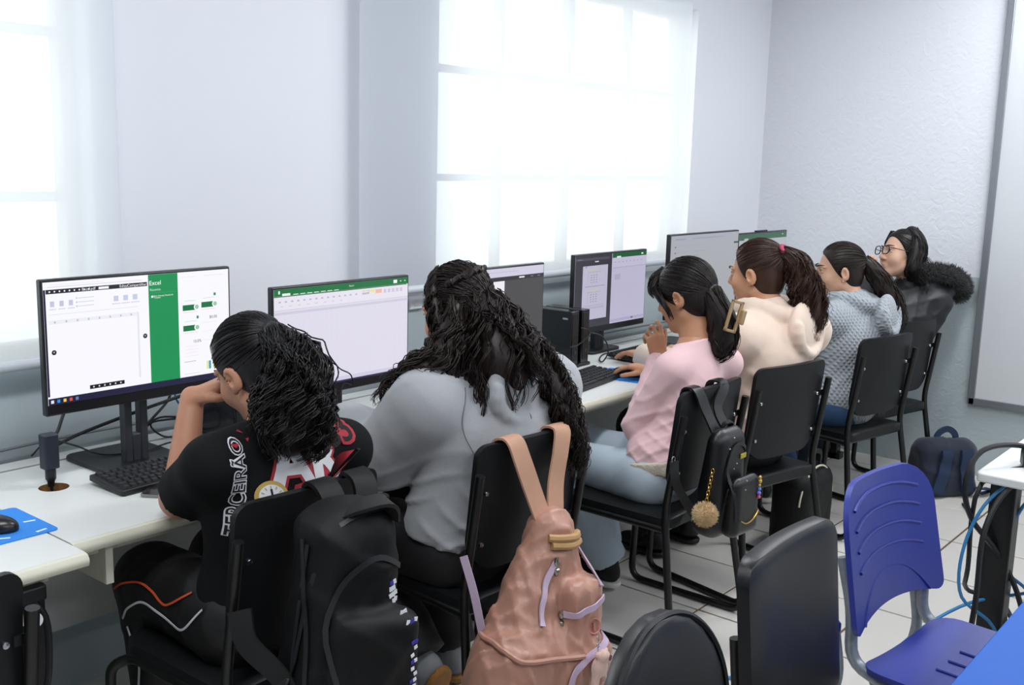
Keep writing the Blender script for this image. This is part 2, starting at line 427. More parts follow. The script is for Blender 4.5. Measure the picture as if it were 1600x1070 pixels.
# ------------------------------------------------------------------ the room
WALLY, FARX, CEIL = 2.82, 5.70, 2.90
LEFTX, BACKY = -2.4, -3.2
m_wall = two_tone_wall('window wall paint', False); m_far = two_tone_wall('rough plaster paint', True)
WIN = [(-.32, 1.58), (2.98, 4.89)]; WZ0, WZ1 = (.985, 1.07), 2.34
w = MB()
Y0, Y1 = WALLY, WALLY+.18
w.box((LEFTX-.1, Y0, 0), (2.2, Y1, WZ0[0])).box((2.2, Y0, 0), (FARX+.1, Y1, WZ0[1])).box((LEFTX-.1, Y0, WZ1), (FARX+.1, Y1, CEIL))
xs = [LEFTX-.1, WIN[0][0], WIN[0][1], WIN[1][0], WIN[1][1], FARX+.1]
for a, b, z in ((xs[0], xs[1], WZ0[0]), (xs[2], 2.2, WZ0[0]), (2.2, xs[3], WZ0[1]), (xs[4], xs[5], WZ0[1])): w.box((a, Y0, z), (b, Y1, WZ1))
w.build('wall_window', m_wall, kind='structure')
MB().box((FARX, BACKY-.1, 0), (FARX+.1, WALLY, CEIL)).build('wall_far', m_far, kind='structure')
MB().box((LEFTX-.1, BACKY-.1, 0), (LEFTX, WALLY, CEIL)).build('wall_left', m_wall, kind='structure')
MB().box((LEFTX, BACKY-.1, 0), (FARX, BACKY, CEIL)).build('wall_back', m_wall, kind='structure')
MB().box((LEFTX-.1, BACKY-.1, CEIL), (FARX+.1, Y1, CEIL+.08)).build('ceiling', WHITE_PAINT, kind='structure')
fl = MB().box((LEFTX-.1, BACKY-.1, -.06), (FARX+.1, Y1, -.004)).build('floor', mat('brown grout', '6f553c', .9, var=.25, vscale=30), kind='structure')
TS = .458; tm = MB().box((-TS/2+.0045, -TS/2+.0045, -.010), (TS/2-.0045, TS/2-.0045, 0))
m_tile = mat('off white floor tile', 'd9d6d0', .32, var=.05, vscale=260, detail=2)
proto = tm.build('tile', m_tile, fl, bevel=.0015, seg=1)
first = True
for i in range(-13, 6):
    for j in range(-10, 5):
        cx, cy = 3.666+TS*(i+.5), 1.262+TS*(j+.5)
        if cx < LEFTX-.1 or cx > FARX+.2 or cy > WALLY+.2 or cy < BACKY: continue
        o = proto if first else proto.copy()
        if not first: COL.objects.link(o)
        first = False; o.location = (cx, cy, (hash((i*7, j*13)) % 5)*.0002-.0004)
# a few specks of dirt on the tiles are part of the tile material noise
m_glass = bpy.data.materials.new('window pane glass'); m_glass.use_nodes = True
_nt = m_glass.node_tree; _nt.nodes.remove(_nt.nodes['Principled BSDF'])
_t = _nt.nodes.new('ShaderNodeBsdfTransparent'); _t.inputs[0].default_value = (.93, .96, .95, 1)
_g = _nt.nodes.new('ShaderNodeBsdfGlossy'); _g.inputs['Roughness'].default_value = .05
_x = _nt.nodes.new('ShaderNodeMixShader'); _x.inputs[0].default_value = .06
_nt.links.new(_t.outputs[0], _x.inputs[1]); _nt.links.new(_g.outputs[0], _x.inputs[2]); _nt.links.new(_x.outputs[0], _nt.nodes['Material Output'].inputs[0])
m_frame = mat('beige window steel', 'b7a894', .5)
for wi, (x0, x1) in enumerate(WIN):
    root = bpy.data.objects.new('window_%d' % (wi+1), None); COL.objects.link(root); root['kind'] = 'structure'
    root.location = ((x0+x1)/2, WALLY+.11, WZ0[wi]); hw = (x1-x0)/2; H = WZ1-WZ0[wi]
    f = MB().box((-hw, -.03, 0), (-hw+.045, .03, H)).box((hw-.045, -.03, 0), (hw, .03, H)).box((-hw, -.03, 0), (hw, .03, .045)).box((-hw, -.03, H-.045), (hw, .03, H))
    f.build('window_frame', m_frame, root, bevel=.003)
    px = [-hw+(2*hw)*k/4 for k in range(5)]; pz = [H*k/3 for k in range(4)]
    for k in (1, 2, 3): MB().box((px[k]-(.022 if k == 2 else .014), -.02, .04), (px[k]+(.022 if k == 2 else .014), .02, H-.04)).build('mullion', m_frame, root)
    for k in (1, 2): MB().box((-hw+.04, -.018, pz[k]-.014), (hw-.04, .018, pz[k]+.014)).build('glazing_bar', m_frame, root)
    for a in range(4):
        for b in range(3):
            MB().box((px[a]+.014, -.002, pz[b]+.014), (px[a+1]-.014, .002, pz[b+1]-.014)).build('pane', m_glass, root)
    MB().box((-hw, -.11, -.012), (hw, .03, 0)).build('window_sill', WHITE_PAINT, root)
m_blind = blind_material(); m_bar = mat('white blind bar', 'c9cfd6', .4)
for (x0, x1, zb, lb) in ((-.75, 1.625, .985, 'white roller blind at the window left of the first large monitor'), (2.53, 4.735, 1.072, 'wide white roller blind over the middle window with pane shadows showing through')):
    b = thing('roller_blind', lb, 'blind', ((x0+x1)/2, WALLY-.055, zb), group='white roller blinds'); hw = (x1-x0)/2; H = 2.72-zb
    n = 12; V = []; F = []
    for i in range(n+1):
        for j in range(9): V.append((-hw+2*hw*i/n, .004*math.sin(i*1.1)*math.sin(j*.5), .02+(H-.04)*j/8))
    for i in range(n):
        for j in range(8): F.append((i*9+j, (i+1)*9+j, (i+1)*9+j+1, i*9+j+1))
    link('fabric', raw_mesh('fabric', V, F, m_blind, True), b)
    MB().tube([(-hw, 0, .012), (hw, 0, .012)], .015, 12).build('bottom_bar', m_bar, b, smooth=True)
    MB().tube([(-hw, .02, H), (hw, .02, H)], .03, 16).build('roller_tube', m_bar, b, smooth=True)
    for sx in (-1, 1): MB().box((sx*hw-.02, -.02, H-.05), (sx*hw+.02, .05, H+.05)).build('bracket', m_bar, b, bevel=.003)
# whiteboard on the far wall
wb = thing('whiteboard', 'large whiteboard in a grey aluminium frame on the far wall', 'whiteboard', (FARX, .35, .38))
WBW, WBH = 1.2, 2.15
MB().box((-.02, -WBW, .03), (-.004, WBW, WBH)).build('board', mat('whiteboard enamel', 'd3d6da', .25), wb)
m_alu = mat('grey aluminium', '8d9197', .4, .6)
for lo, hi in (((-.032, WBW-.03, 0), (-.002, WBW+.005, WBH+.03)), ((-.032, -WBW-.005, 0), (-.002, -WBW+.03, WBH+.03)), ((-.032, -WBW, 0), (-.002, WBW, .035)), ((-.032, -WBW, WBH), (-.002, WBW, WBH+.035))):
    MB().box(lo, hi).build('frame_rail', m_alu, wb, bevel=.003)
# ceiling lamp housings
for (lx, ly) in [(.6, 1.3), (2.9, 1.3), (5.0, 1.0), (.6, -1.2), (2.9, -1.2), (5.0, -1.2)]:
    MB().box((-.64, -.16, 2.855), (.64, .16, 2.9)).build('trim_1', WHITE_PAINT, loc=(lx, ly, 0), bevel=.004, kind='structure')

# ------------------------------------------------------------------ desks
DZ = .74
def desk(name, label, x0, x1, yf, hole=None, legs=(), end_panel=None):
    d = thing(name, label, 'desk', (0, 0, 0)); yb = 2.755; t = MB(); z0 = DZ-.025
    if hole:
        hx, hy, r = hole; s = .06
        t.box((x0, yf+.018, z0), (x1, hy-s, DZ)).box((x0, hy+s, z0), (x1, yb, DZ)).box((x0, hy-s, z0), (hx-s, hy+s, DZ)).box((hx+s, hy-s, z0), (x1, hy+s, DZ))
        N = 32; V = []; F = []
        for k in range(N):
            a = 2*math.pi*k/N; c, sn = math.cos(a), math.sin(a); q = s/max(abs(c), abs(sn))
            V += [(hx+q*c, hy+q*sn, DZ), (hx+r*c, hy+r*sn, DZ), (hx+r*c, hy+r*sn, z0), (hx+q*c, hy+q*sn, z0)]
        for k in range(N):
            j = (k+1) % N
            for e in (0, 1, 2): F.append((k*4+e, j*4+e, j*4+e+1, k*4+e+1))
        t.m = 0; t.add(V, [f for i, f in enumerate(F) if i % 3 != 1]); t.m = 1; t.add(V, [f for i, f in enumerate(F) if i % 3 == 1])
        t.build('desk_top', [M_LAM, M_BROWN], d)
    else:
        t.box((x0, yf+.018, z0), (x1, yb, DZ)).build('desk_top', M_LAM, d)
    prof = [(yf+.018, DZ-.0005), (yf+.008, DZ-.002), (yf+.001, DZ-.010), (yf, DZ-.018), (yf+.004, DZ-.027), (yf+.018, DZ-.030)]
    MB().prism(prof[::-1], x0, x1, (1, 2, 0)).build('front_edging', M_NOSE, d, smooth=True)
    MB().box((x0+.06, yf+.06, DZ-.058), (x1-.06, yf+.085, z0)).build('apron_rail', M_NOSE, d)
    MB().box((x0, yb-.075, DZ), (x1, yb-.069, DZ+.002)).build('cable_channel_lip', mat('grey channel line', '8f9496', .5), d)
    MB().box((x0+.12, 2.60, .30), (x1-.12, 2.618, z0)).build('modesty_panel', mat('white panel', 'c6c9c6', .5), d)
    for lx in legs:
        L = MB()
        for yy in (yf+.10, 2.66): L.box((lx-.03, yy-.02, 0), (lx+.03, yy+.02, z0))
        L.box((lx-.025, yf+.1, z0-.04), (lx+.025, 2.66, z0)).box((lx-.03, yf+.06, 0), (lx+.03, 2.70, .035))
        L.build('leg_frame', M_STEEL, d, bevel=.002)
    for px in (end_panel or []):
        MB().box((px-.009, yf+.03, DZ-.125), (px+.009, 2.60, z0)).build('side_panel', M_NOSE, d)
    return d
desk('computer_desk', 'white desk at the left edge, standing slightly forward, with a blue mouse pad', -1.9, 1.075, 2.0, legs=(-.4, .985), end_panel=[.935])
desk('computer_desk', 'long white desk with a brown cable hole under the large monitors', 1.08, 4.28, 2.07, hole=(1.245, 2.475, .036), legs=(2.62, 4.1), end_panel=[1.175])
desk('computer_desk', 'white desk at the far end against the plaster wall', 4.285, 5.66, 2.07, legs=(5.5,))
# wire run along the wall behind the desks
tag(MB().tube(catmull([(-.6, 2.79, .775), (.8, 2.788, .758), (1.5, 2.789, .772), (2.4, 2.787, .76), (3.6, 2.789, .77), (5.5, 2.788, .765)], 60), .004, 6).build('wall_cable', mat('grey wire', '7c8184', .5), smooth=True), 'thin grey wire running along the wall behind the long desk', 'cable')

# ------------------------------------------------------------------ second row of tables, right foreground
bt = thing('blue_table', 'bright blue table top cropped at the bottom right corner', 'table', (2.9, -.05, 0))
MB().prism(rrect(2.6, 1.0, .03, 4), .715, .74).build('table_top', mat('bright blue laminate', '0c55b0', .5, var=.06, vscale=90, spec=.2), bt, bevel=.002)
for sx in (-1, 1):
    for sy in (-1, 1): MB().tube([(sx*1.15, sy*.4, 0), (sx*1.15, sy*.4, .715)], .02, 10).build('leg', M_GREYSTEEL, bt, smooth=True)
bt.location = (1.75, -.045, 0)
wt = thing('white_table', 'white table with a rounded corner at the right edge behind the blue table', 'table', (4.2, .42, 0))
MB().prism(rrect(2.26, .76, .02, 4), .712, .74).build('table_top', M_LAM, wt, bevel=.006, seg=3)
for sx, sy in ((-1, 1), (1, 1), (1, -1)):
    MB().box((sx*1.02-.035, sy*.32-.035, 0), (sx*1.02+.035, sy*.32+.035, .712)).build('leg', M_STEEL, wt, bevel=.004)
def cable(name, label, pts, r, m, n=40):
    return tag(MB().tube(catmull(pts, n), r, 7).build(name, m, smooth=True), label, 'cable')

# ------------------------------------------------------------------ chairs
def panel(W, H, rt, rb, th, bend, nz=18, nx=14, pillow=0, ridge=0, zfun=None):
    """upright curved panel, bottom at z=0, facing +y, rounded corners; returns verts, faces"""
    zs = np.concatenate([rb*(1-np.cos(np.linspace(0, np.pi/2, 6))), np.linspace(rb, H-rt, nz)[1:-1], H-rt+rt*np.sin(np.linspace(0, np.pi/2, 7))])
    V = []; rows = len(zs)
    for side in (1, -1):
        for z in zs:
            dz = max(rb-z, 0)/max(rb, 1e-6); dt = max(z-(H-rt), 0)/max(rt, 1e-6)
            hw = W/2-(rb*(1-math.sqrt(max(0, 1-dz*dz)))) - (rt*(1-math.sqrt(max(0, 1-dt*dt))))
            for i in range(nx+1):
                u = -1+2*i/nx; x = u*max(hw, .001)
                e = min(1-abs(u)**6, 1)*min(1, (z+.01)/.02)*min(1, (H-z+.01)/.02)
                V.append((x, bend(x, z)+side*(th/2+(pillow*e if side == 1 else 0)), z))
    F = []; n = nx+1; o = rows*n
    for j in range(rows-1):
        for i in range(nx):
            F.append((j*n+i, j*n+i+1, (j+1)*n+i+1, (j+1)*n+i)[::-1]); F.append((o+j*n+i, o+j*n+i+1, o+(j+1)*n+i+1, o+(j+1)*n+i))
    for j in range(rows-1):
        F.append((j*n, (j+1)*n, o+(j+1)*n, o+j*n)[::-1]); F.append((j*n+nx, (j+1)*n+nx, o+(j+1)*n+nx, o+j*n+nx))
    for i in range(nx):
        F.append((i, i+1, o+i+1, o+i)); F.append(((rows-1)*n+i, (rows-1)*n+i+1, o+(rows-1)*n+i+1, o+(rows-1)*n+i)[::-1])
    return V, F
def stack_chair(label, group):
    c = thing('stacking_chair', label, 'chair', group=group)
    V, F = panel(.40, .345, .035, .09, .016, lambda x, z: -.195-.11*z+.55*x*x, pillow=.012)
    MB().add([(x, y, z+.525) for x, y, z in V], F).build('backrest', M_VINYL, c, smooth=True, sharp=50)
    V, F = panel(.42, .42, .05, .04, .03, lambda x, z: .0, pillow=.01)
    MB().add([(x, z-.205, y+.438-.035*(z < .0)) for x, y, z in V], [f[::-1] for f in F]).build('seat', M_VINYL, c, smooth=True, sharp=50)
    for s in (-1, 1):
        x = s*.206; xf = s*.245
        P = fillet([(x, -.232, .80), (x, -.182, .475), (xf, -.255, .014), (xf, .215, .014), (xf, .20, .40), (x, .17, .418), (x, -.19, .418)], .055, 6)
        MB().tube(P, .0125, 10).build('side_frame', M_STEEL, c, smooth=True)
        for z in (.60, .74):
            y = -.195-.11*(z-.525)+.55*.165**2
            MB().lathe([(0, -.003), (.006, -.002), (.007, .0), (.007, .004)], (s*.165, y-.012, z), 10, 'y').build('bolt', M_CHROME, c, smooth=True)
            MB().box((min(s*.18, x), y-.010, z-.010), (max(s*.18, x), y-.006, z+.010)).build('back_bracket', M_STEEL, c)
    for y in (.16, -.17): MB().tube([(-.21, y, .412), (.21, y, .412)], .010, 8).build('crossbar', M_STEEL, c, smooth=True)
    return c
CH = [(1.435, 1.94, 1, 'black stacking chair carrying the big black backpack, under the sitter in the black T-shirt'),
      (2.135, 1.865, -4, 'black stacking chair with the dusty pink backpack hanging from it'),
      (3.03, 1.835, 0, 'black stacking chair under the sitter in pale jeans, small black backpack on its back'),
      (3.61, 1.80, -12, 'black stacking chair under the sitter in the cream hoodie'),
      (4.535, 1.79, -11, 'black stacking chair under the sitter in the quilted blue grey hoodie'),
      (5.06, 1.86, -14, 'farthest black stacking chair, beside the plaster wall'),
      (.60, 1.93, 0, 'black stacking chair cut off by the left edge of the picture')]
proto = stack_chair(CH[0][3], 'black stacking chairs along the computer desks')
CHAIRS = []
for i, (x, y, a, lb) in enumerate(CH):
    o = proto if i == 0 else copy_tree(proto)
    o.location = (x, y, 0); o.rotation_euler = (0, 0, math.radians(a)); o['label'] = lb; CHAIRS.append(o)
def pad_chair(label, W, H, rt, rb, z0, loc, rz, piping, lean):
    c = thing('padded_chair', label, 'chair', loc, math.radians(rz), 'padded chairs at the second row of tables')
    V, F = panel(W, H, rt, rb, .026, lambda x, z: -.20-lean*z+.5*x*x, pillow=.014, nz=22, nx=20)
    bk = MB().add([(x, y, z+z0) for x, y, z in V], F).build('backrest', M_PAD, c, smooth=True, sharp=60)
    if piping:
        P = []
        for k in range(60):
            q = rrect(W-.004, H-.004, .1, 2)
        ring = [];
        zs = np.linspace(0, 1, 40)
        def hw(z):
            dz = max(rb-z, 0)/rb; dt = max(z-(H-rt), 0)/rt
            return W/2-(rb*(1-math.sqrt(max(0, 1-dz*dz))))-(rt*(1-math.sqrt(max(0, 1-dt*dt))))
        th = np.linspace(0, np.pi, 40); zz = H/2-H/2*np.cos(th)
        ring = [(hw(z), z) for z in zz]+[(-hw(z), z) for z in zz[::-1]]
        MB().tube([(x, -.20-lean*z+.5*x*x+.014, z+z0) for x, z in ring], .006, 6, closed=True).build('piping', M_PAD, bk, smooth=True)
    V, F = panel(.43, .43, .08, .05, .045, lambda x, z: 0, pillow=.015)
    MB().add([(x, z-.2, y+.44) for x, y, z in V], [f[::-1] for f in F]).build('seat', M_PAD, c, smooth=True, sharp=60)
    for s in (-1, 1):
        x = s*(W/2-.028)
        MB().tube(fillet([(x, -.215-lean*.2, z0+.24), (x, -.21, .47), (x, -.25, .0)], .05), .013, 10).build('back_leg', M_STEEL, c, smooth=True)
        MB().tube(fillet([(x, -.2, .415), (x, .18, .415), (x, .22, 0)], .05), .013, 10).build('front_leg', M_STEEL, c, smooth=True)
    return c
pad_chair('black padded chair with a rounded piped backrest, cut by the bottom edge', .40, .42, .19, .06, .44, (1.395, .575, 0), 184, True, .12)
pad_chair('black padded chair with a square backrest, in front of the blue plastic chair', .40, .395, .05, .05, .465, (1.885, .600, 0), 180, False, .10)
# blue plastic chair
M_BLUEP = mat('royal blue plastic', '22318c', .38, var=.06, vscale=50, bump=.1, bscale=700, bdist=.0004)
bc = thing('plastic_chair', 'royal blue plastic chair with a grey steel frame', 'chair', (2.43, .60, 0), math.radians(174))
bend = lambda x, z: -.205-.20*z+.75*x*x
V, F = panel(.43, .33, .10, .03, .014, bend, nz=24, nx=24)
def lower_arch(x, z): return z+(.028*(1-(x/.215)**2) if z < .05 else .028*(1-(x/.215)**2)*max(0, 1-(z-.05)/.2))
bk = MB().add([(x*(1+.06*(1-z/.33)), y, lower_arch(x, z)+.53) for x, y, z in V], F).build('backrest', M_BLUEP, bc, smooth=True, sharp=55)
for k in range(4):
    z = .285-.047*k
    P = [(x, bend(x, z+dz)+.0085, z+dz+.53) for x in np.linspace(-.16, .16, 30) for dz in [.022*(1-abs(x/.16)**2.5)-.012]]
    MB().tube(P, .0042, 6).build('back_ridge', M_BLUEP, bk, smooth=True)
P = [(x, bend(x, .105-.09*abs(x/.17)**2.4)+.0085, .53+.105-.09*abs(x/.17)**2.4) for x in np.linspace(-.17, .17, 30)]
MB().tube(P, .0042, 6).build('back_ridge', M_BLUEP, bk, smooth=True)
V, F = panel(.43, .40, .14, .06, .014, lambda x, z: 0, nz=22, nx=22)
st = MB().add([(x, z-.17, y+.445+.35*x*x*(z < .3)-.9*max(0, z-.33)**2*2) for x, y, z in V], [f[::-1] for f in F]).build('seat', M_BLUEP, bc, smooth=True, sharp=55)
for k in (-1, 0, 1):
    MB().tube([(k*.065, y, .4545+.35*(k*.065)**2) for y in np.linspace(-.05, .14, 8)], .0035, 6).build('seat_ridge', M_BLUEP, st, smooth=True)
for s in (-1, 1):
    x = s*.185
    MB().tube(fillet([(x, bend(x, .2)-.018, .70), (x, bend(x, .02)-.02, .58), (x, -.20, .455), (x, -.06, .425), (x, .2, .42)], .05, 6), .0145, 10).build('upright_tube', M_GREYSTEEL, bc, smooth=True)
    MB().tube(fillet([(s*.205, -.235, .535), (s*.205, -.215, .43), (s*.225, -.30, 0)], .03, 4), .0135, 10).build('back_leg', M_GREYSTEEL, bc, smooth=True)
    MB().lathe([(0, .012), (.012, .011), (.016, .006), (.016, -.01)], (s*.205, -.236, .54), 12).build('end_cap', M_BLUEP, bc, smooth=True)
    MB().tube(fillet([(x, .1, .42), (x, .17, .40), (s*.215, .25, 0)], .04, 4), .0135, 10).build('front_leg', M_GREYSTEEL, bc, smooth=True)
for y, z in ((.12, .42), (-.14, .43)): MB().tube([(-.185, y, z), (.185, y, z)], .012, 8).build('crossbar', M_GREYSTEEL, bc, smooth=True)

# ------------------------------------------------------------------ monitors
def EM(h, s=1.0): return emit('screen '+h+('' if s == 1 else ' %.1f' % s), h, s)
def screen_shapes(parent, W, H, shapes, y):
    """shapes: (u0,v0,u1,v1,hex[,layer]) rectangles, ('t',u,v,size,text,hex), ('c',u,v,r,hex)"""
    cols = []; mb = MB()
    for i, s in enumerate(shapes):
        hx = s[4] if not isinstance(s[0], str) else s[-1]
        if hx not in cols: cols.append(hx)
        mb.m = cols.index(hx); yy = y-.0002-.000015*i
        if s[0] == 't':
            V, F = text_mesh(s[4], s[3])
            mb.add([(s[1]*W-W/2+v[0], yy, s[2]*H+v[1]) for v in V], F)
        elif s[0] == 'c':
            n = 16; mb.add([(s[1]*W-W/2+s[3]*math.cos(2*math.pi*k/n), yy, s[2]*H+s[3]*math.sin(2*math.pi*k/n)) for k in range(n)], [tuple(range(n))])
        else:
            u0, v0, u1, v1 = s[:4]
            mb.add([(u0*W-W/2, yy, v0*H), (u1*W-W/2, yy, v0*H), (u1*W-W/2, yy, v1*H), (u0*W-W/2, yy, v1*H)], [(0, 1, 2, 3)])
    return mb.build('screen_image', [EM(c) for c in cols], parent)
def monitor(label, x0, x1, y, ztop, H, shapes, bg, tilt=0, chin=.028, base_y=.12, webcam=False, logo=True):
    W = x1-x0; zb = ztop-H-DZ
    r = thing('computer_monitor', label, 'monitor', ((x0+x1)/2, y, DZ), 0, 'desktop monitors on the long desk')
    R = Matrix.Rotation(math.radians(-tilt), 4, 'X')
    def part(o):
        o.matrix_local = Matrix.Translation((0, 0, zb)) @ R @ o.matrix_local; return o
    hs = part(MB().box((-W/2, 0, 0), (W/2, .022, H)).box((-W*.32, .02, H*.18), (W*.32, .05, H*.82)).build('housing', M_BLACK_GLOSS, r, bevel=.004))
    sw, sh = W-.012, H-chin-.007
    sc = part(MB().box((-sw/2, -.0006, chin), (sw/2, .002, chin+sh)).build('screen', EM(bg), r))
    im = screen_shapes(sc, sw, sh, shapes, -.0006); im.location = (0, 0, chin)
    if logo:
        V, F = text_mesh('AOC', .016); part(MB().add([(v[0], -.0006, chin*.5+v[1]) for v in V], F).build('logo', mat('silver lettering', '9b9da2', .4), r))
    if webcam:
        part(MB().box((-.07, .004, H), (.05, .02, H+.007)).build('privacy_tab', M_BLACK_GLOSS, r, bevel=.002))
    cw = .034; z1 = zb+H*.55; cy = .05
    MB().box((-cw, cy, .01), (-.012, cy+.028, z1)).box((.012, cy, .01), (cw, cy+.028, z1)).box((-.012, cy, .01), (.012, cy+.028, .085)).box((-.012, cy, .085+.12), (.012, cy+.028, z1)).build('stand_column', mat('dark grey stand', '30333a', .4), r, bevel=.003)
    MB().prism(rrect(.235, .225, .03, 5, 0, base_y), 0, .013).build('stand_base', M_BLACK, r, bevel=.004)
    return r
random.seed(4)
L = 'cfcfe0'
m1 = [(0, .07, .010, .94, '14143a'), (.012, .905, .525, .94, '20202a'), (.02, .955, .5, .965, 'e6e3ec'), (.03, .975, .3, .98, 'e9e9f0')]
for k in range(9): m1.append(('c', .03+k*.024, .922, .0022, 'e8e8f0'))
m1 += [('t', .22, .922, .010, 'Excel.pdf', 'f2f2f6'), (.27, .912, .322, .932, 'f4f4f8'), ('t', .40, .922, .010, 'Editar', 'f2f2f6'), ('t', .47, .922, .010, 'Compartilhar', 'f2f2f6')]
for k in range(3): m1.append((.03+k*.045, .80, .05+k*.045, .845, 'c4c4de')); m1.append((.025+k*.045, .775, .058+k*.045, .783, 'd4d4e2'))
for k in range(3):
    m1.append((.165, .785+k*.033, .245, .792+k*.033, 'd8d8e4')); m1.append((.155, .783+k*.033, .162, .795+k*.033, 'c0c0dc'))
for k in range(3): m1.append((.345+k*.05, .80, .37+k*.05, .845, 'c6cce6')); m1.append((.335+k*.05, .775, .38+k*.05, .783, 'd4d4e2'))
m1 += [(.02, .735, .47, .738, 'd5d5e2'), (.02, .66, .47, .69, 'ececf4'), (.465, .12, .475, .69, 'e4e4ee')]
for k in range(8): m1.append((.045+k*.055, .666, .052+k*.055, .682, 'b8b8c8'))
for k in range(14): m1.append((.02, .16+k*.036, .46, .161+k*.036, 'f1f1f7'))
m1 += [('c', .038, .43, .0062, '101014'), ('c', .505, .475, .0062, '101014'), ('t', .038, .43, .009, '<', 'ffffff'), ('t', .505, .475, .009, '>', 'ffffff')]
m1 += [(0, 0, 1, .055, '17163a')]
for k, c in enumerate(('e8e8f0', '2a8fd8', 'f0c850', 'e05040', '5c7fa8')): m1.append((.012+k*.030, .014, .026+k*.030, .040, c))
m1 += [(.205, .085, .385, .118, '0d0d10')]
for k in range(6): m1.append(('c', .225+k*.028, .101, .0022, 'e0e0e8'))
m1 += [(.53, .055, .695, 1.0, '0f8f50'), ('t', .568, .925, .0165, 'Excel', 'ffffff'), ('t', .568, .868, .0095, 'Recente', 'cfeadb'), (.542, .838, .682, .8395, '5ab98a'),
       ('t', .612, .812, .0055, 'Abrir Outra(s) Pasta(s) de', 'ffffff'), ('t', .578, .797, .0055, 'Trabalho', 'ffffff'), (.545, .80, .555, .818, 'ffffff')]
m1 += [(.72, .955, .80, .957, 'd8d8d8'), (.85, .955, .97, .957, 'c8c8cc')]
for (u, v) in ((.72, .655), (.83, .668), (.72, .47)):
    m1 += [(u, v, u+.085, v+.05, '12723f'), ('c', u+.083, v+.026, .0095, 'f4fbf6'), ('c', u+.083, v+.026, .006, '9cc4ac'), (u, v-.018, u+.085, v-.015, 'f0b8b0'), (u+.01, v+.085, u+.08, v+.088, 'a5d3b8')]
m1 += [(.905, .77, .918, .795, '2c8a58'), (.80, .575, .812, .60, '2c8a58'), ('t', .80, .37, .011, '10.0%', '303030'), ('t', .90, .575, .011, '$0.00', '303030')]
for k in range(4): m1.append((.73, .33-k*.03, .805, .332-k*.03, 'f2c6c2'))
for k in range(3): m1.append((.83, .53-k*.08, .915, .532-k*.08, 'd8d8de'))
m1 += [(.72, .19, .79, .193, '606060'), (.72, .08, .81, .083, 'c8c8c8')]
for k in range(2): m1 += [(.853+k*.04, .10, .866+k*.04, .175, 'dfe6a2'), (.867+k*.04, .10, .880+k*.04, .175, '4a94b4')]
monitor('large monitor nearest the camera with a green spreadsheet start panel on screen', 1.226, 1.766, 2.456, 1.262, .337, m1, 'f7f7fd', 0)
m2 = [(0, .935, 1, 1, '0f7038'), (.055, .93, .11, .958, 'e8f0ea'), (0, .92, .99, .934, '0f7038'), (.03, .955, .04, .985, 'ffffff'), (.88, .95, .91, .985, 'f4f8f4'), (.935, .962, .945, .974, 'cfe8d8'), (.97, .962, .98, .974, 'cfe8d8'), ('t', .55, .968, .008, 'Pasta1', 'd8ecdf')]
for k in range(7): m2.append((.13+k*.048, .938, .165+k*.048, .946, 'd0e6d8'))
m2 += [(0, .80, 1, .925, 'e6e2ee'), (0, .795, 1, .80, 'c9c6d6'), (.63, .865, .685, .905, 'b9bcc8'), (.63, .885, .68, .90, 'dfe9d0'), (.69, .88, .73, .905, 'ecdf9a'), (.735, .865, .785, .905, 'f0b8a0')]
for k in range(14): m2.append((.03+k*.042, .87, .045+k*.042, .885, 'b9b6ca'))
for k in range(8): m2.append((.04+k*.06, .83, .06+k*.06, .838, 'cbc8d8'))
m2 += [(.80+k*.03, .86, .815+k*.03, .90, 'c6c4d8') if False else (.80+k*.033, .86, .82+k*.033, .90, 'c9c7da') for k in range(5)]
m2 += [(0, .755, 1, .78, 'cdcadb')]
for k in range(24): m2.append((.03+k*.041, .07, .0312+k*.041, .755, 'd3d0e0'))
for k in range(26): m2.append((.0, .08+k*.026, 1, .0812+k*.026, 'd6d3e2'))
m2 += [(0, .02, 1, .06, 'cfcbe0'), (0, 0, 1, .02, '2b2148')]
monitor('monitor with an empty green-topped spreadsheet, between the first two sitters', 1.866, 2.412, 2.40, 1.199, .337, m2, 'dedaea', 0, webcam=True)
m3 = [(0, .895, 1, 1, 'cfcbe0'), (0, .95, .7, .956, 'b6b3cc'), (0, .845, 1, .895, '2c2c30'), (.72, .862, .78, .88, 'e8e8ee'), (.85, .866, .88, .874, '9a9aa2'), (.93, .866, .96, .874, '9a9aa2'), (.1, .866, .13, .876, 'e0e0e6'), (.56, .06, 1, .845, '46464a'), (.0, .06, .18, .845, '46464a'), (.40, .70, .46, .735, 'efe08a'), (.30, .715, .39, .722, 'b8b8c0'), (.25, .66, .5, .664, 'c0c0c8')]
for k in range(5):
    for j in range(3): m3.append((.30+j*.055, .60-k*.045, .325+j*.055, .61-k*.045, '9c9ca6'))
m3 += [(0, 0, 1, .05, '242030')]
monitor('monitor half hidden by curly hair, showing a white page on dark grey', 2.66, 3.199, 2.456, 1.188, .337, m3, 'eceaf2', 0)
m4 = [(0, 0, .495, 1, '34333d'), (0, .93, .46, .965, '4a4956'), (.03, .945, .09, .95, '8c8b98'), (.26, .90, .31, .915, 'd0d0da'), (.10, .10, .44, .855, 'b9b6cc'), (.18, .785, .32, .80, 'c3bf8e'), (.18, .50, .32, .515, 'c3bf8e')]
for (v0, v1) in ((.60, .765), (.33, .485)):
    m4 += [(.17, v0, .172, v1, '8d8aa0'), (.17, v1, .35, v1+.004, '8d8aa0')]
    for k in range(4):
        for j in range(3): m4.append((.21+j*.035, v0+.02+k*.033, .225+j*.035, v0+.03+k*.033, '77748a'))
for v in (.57, .565, .30, .275, .26): m4.append((.13, v, .40, v+.004, '8a879c'))
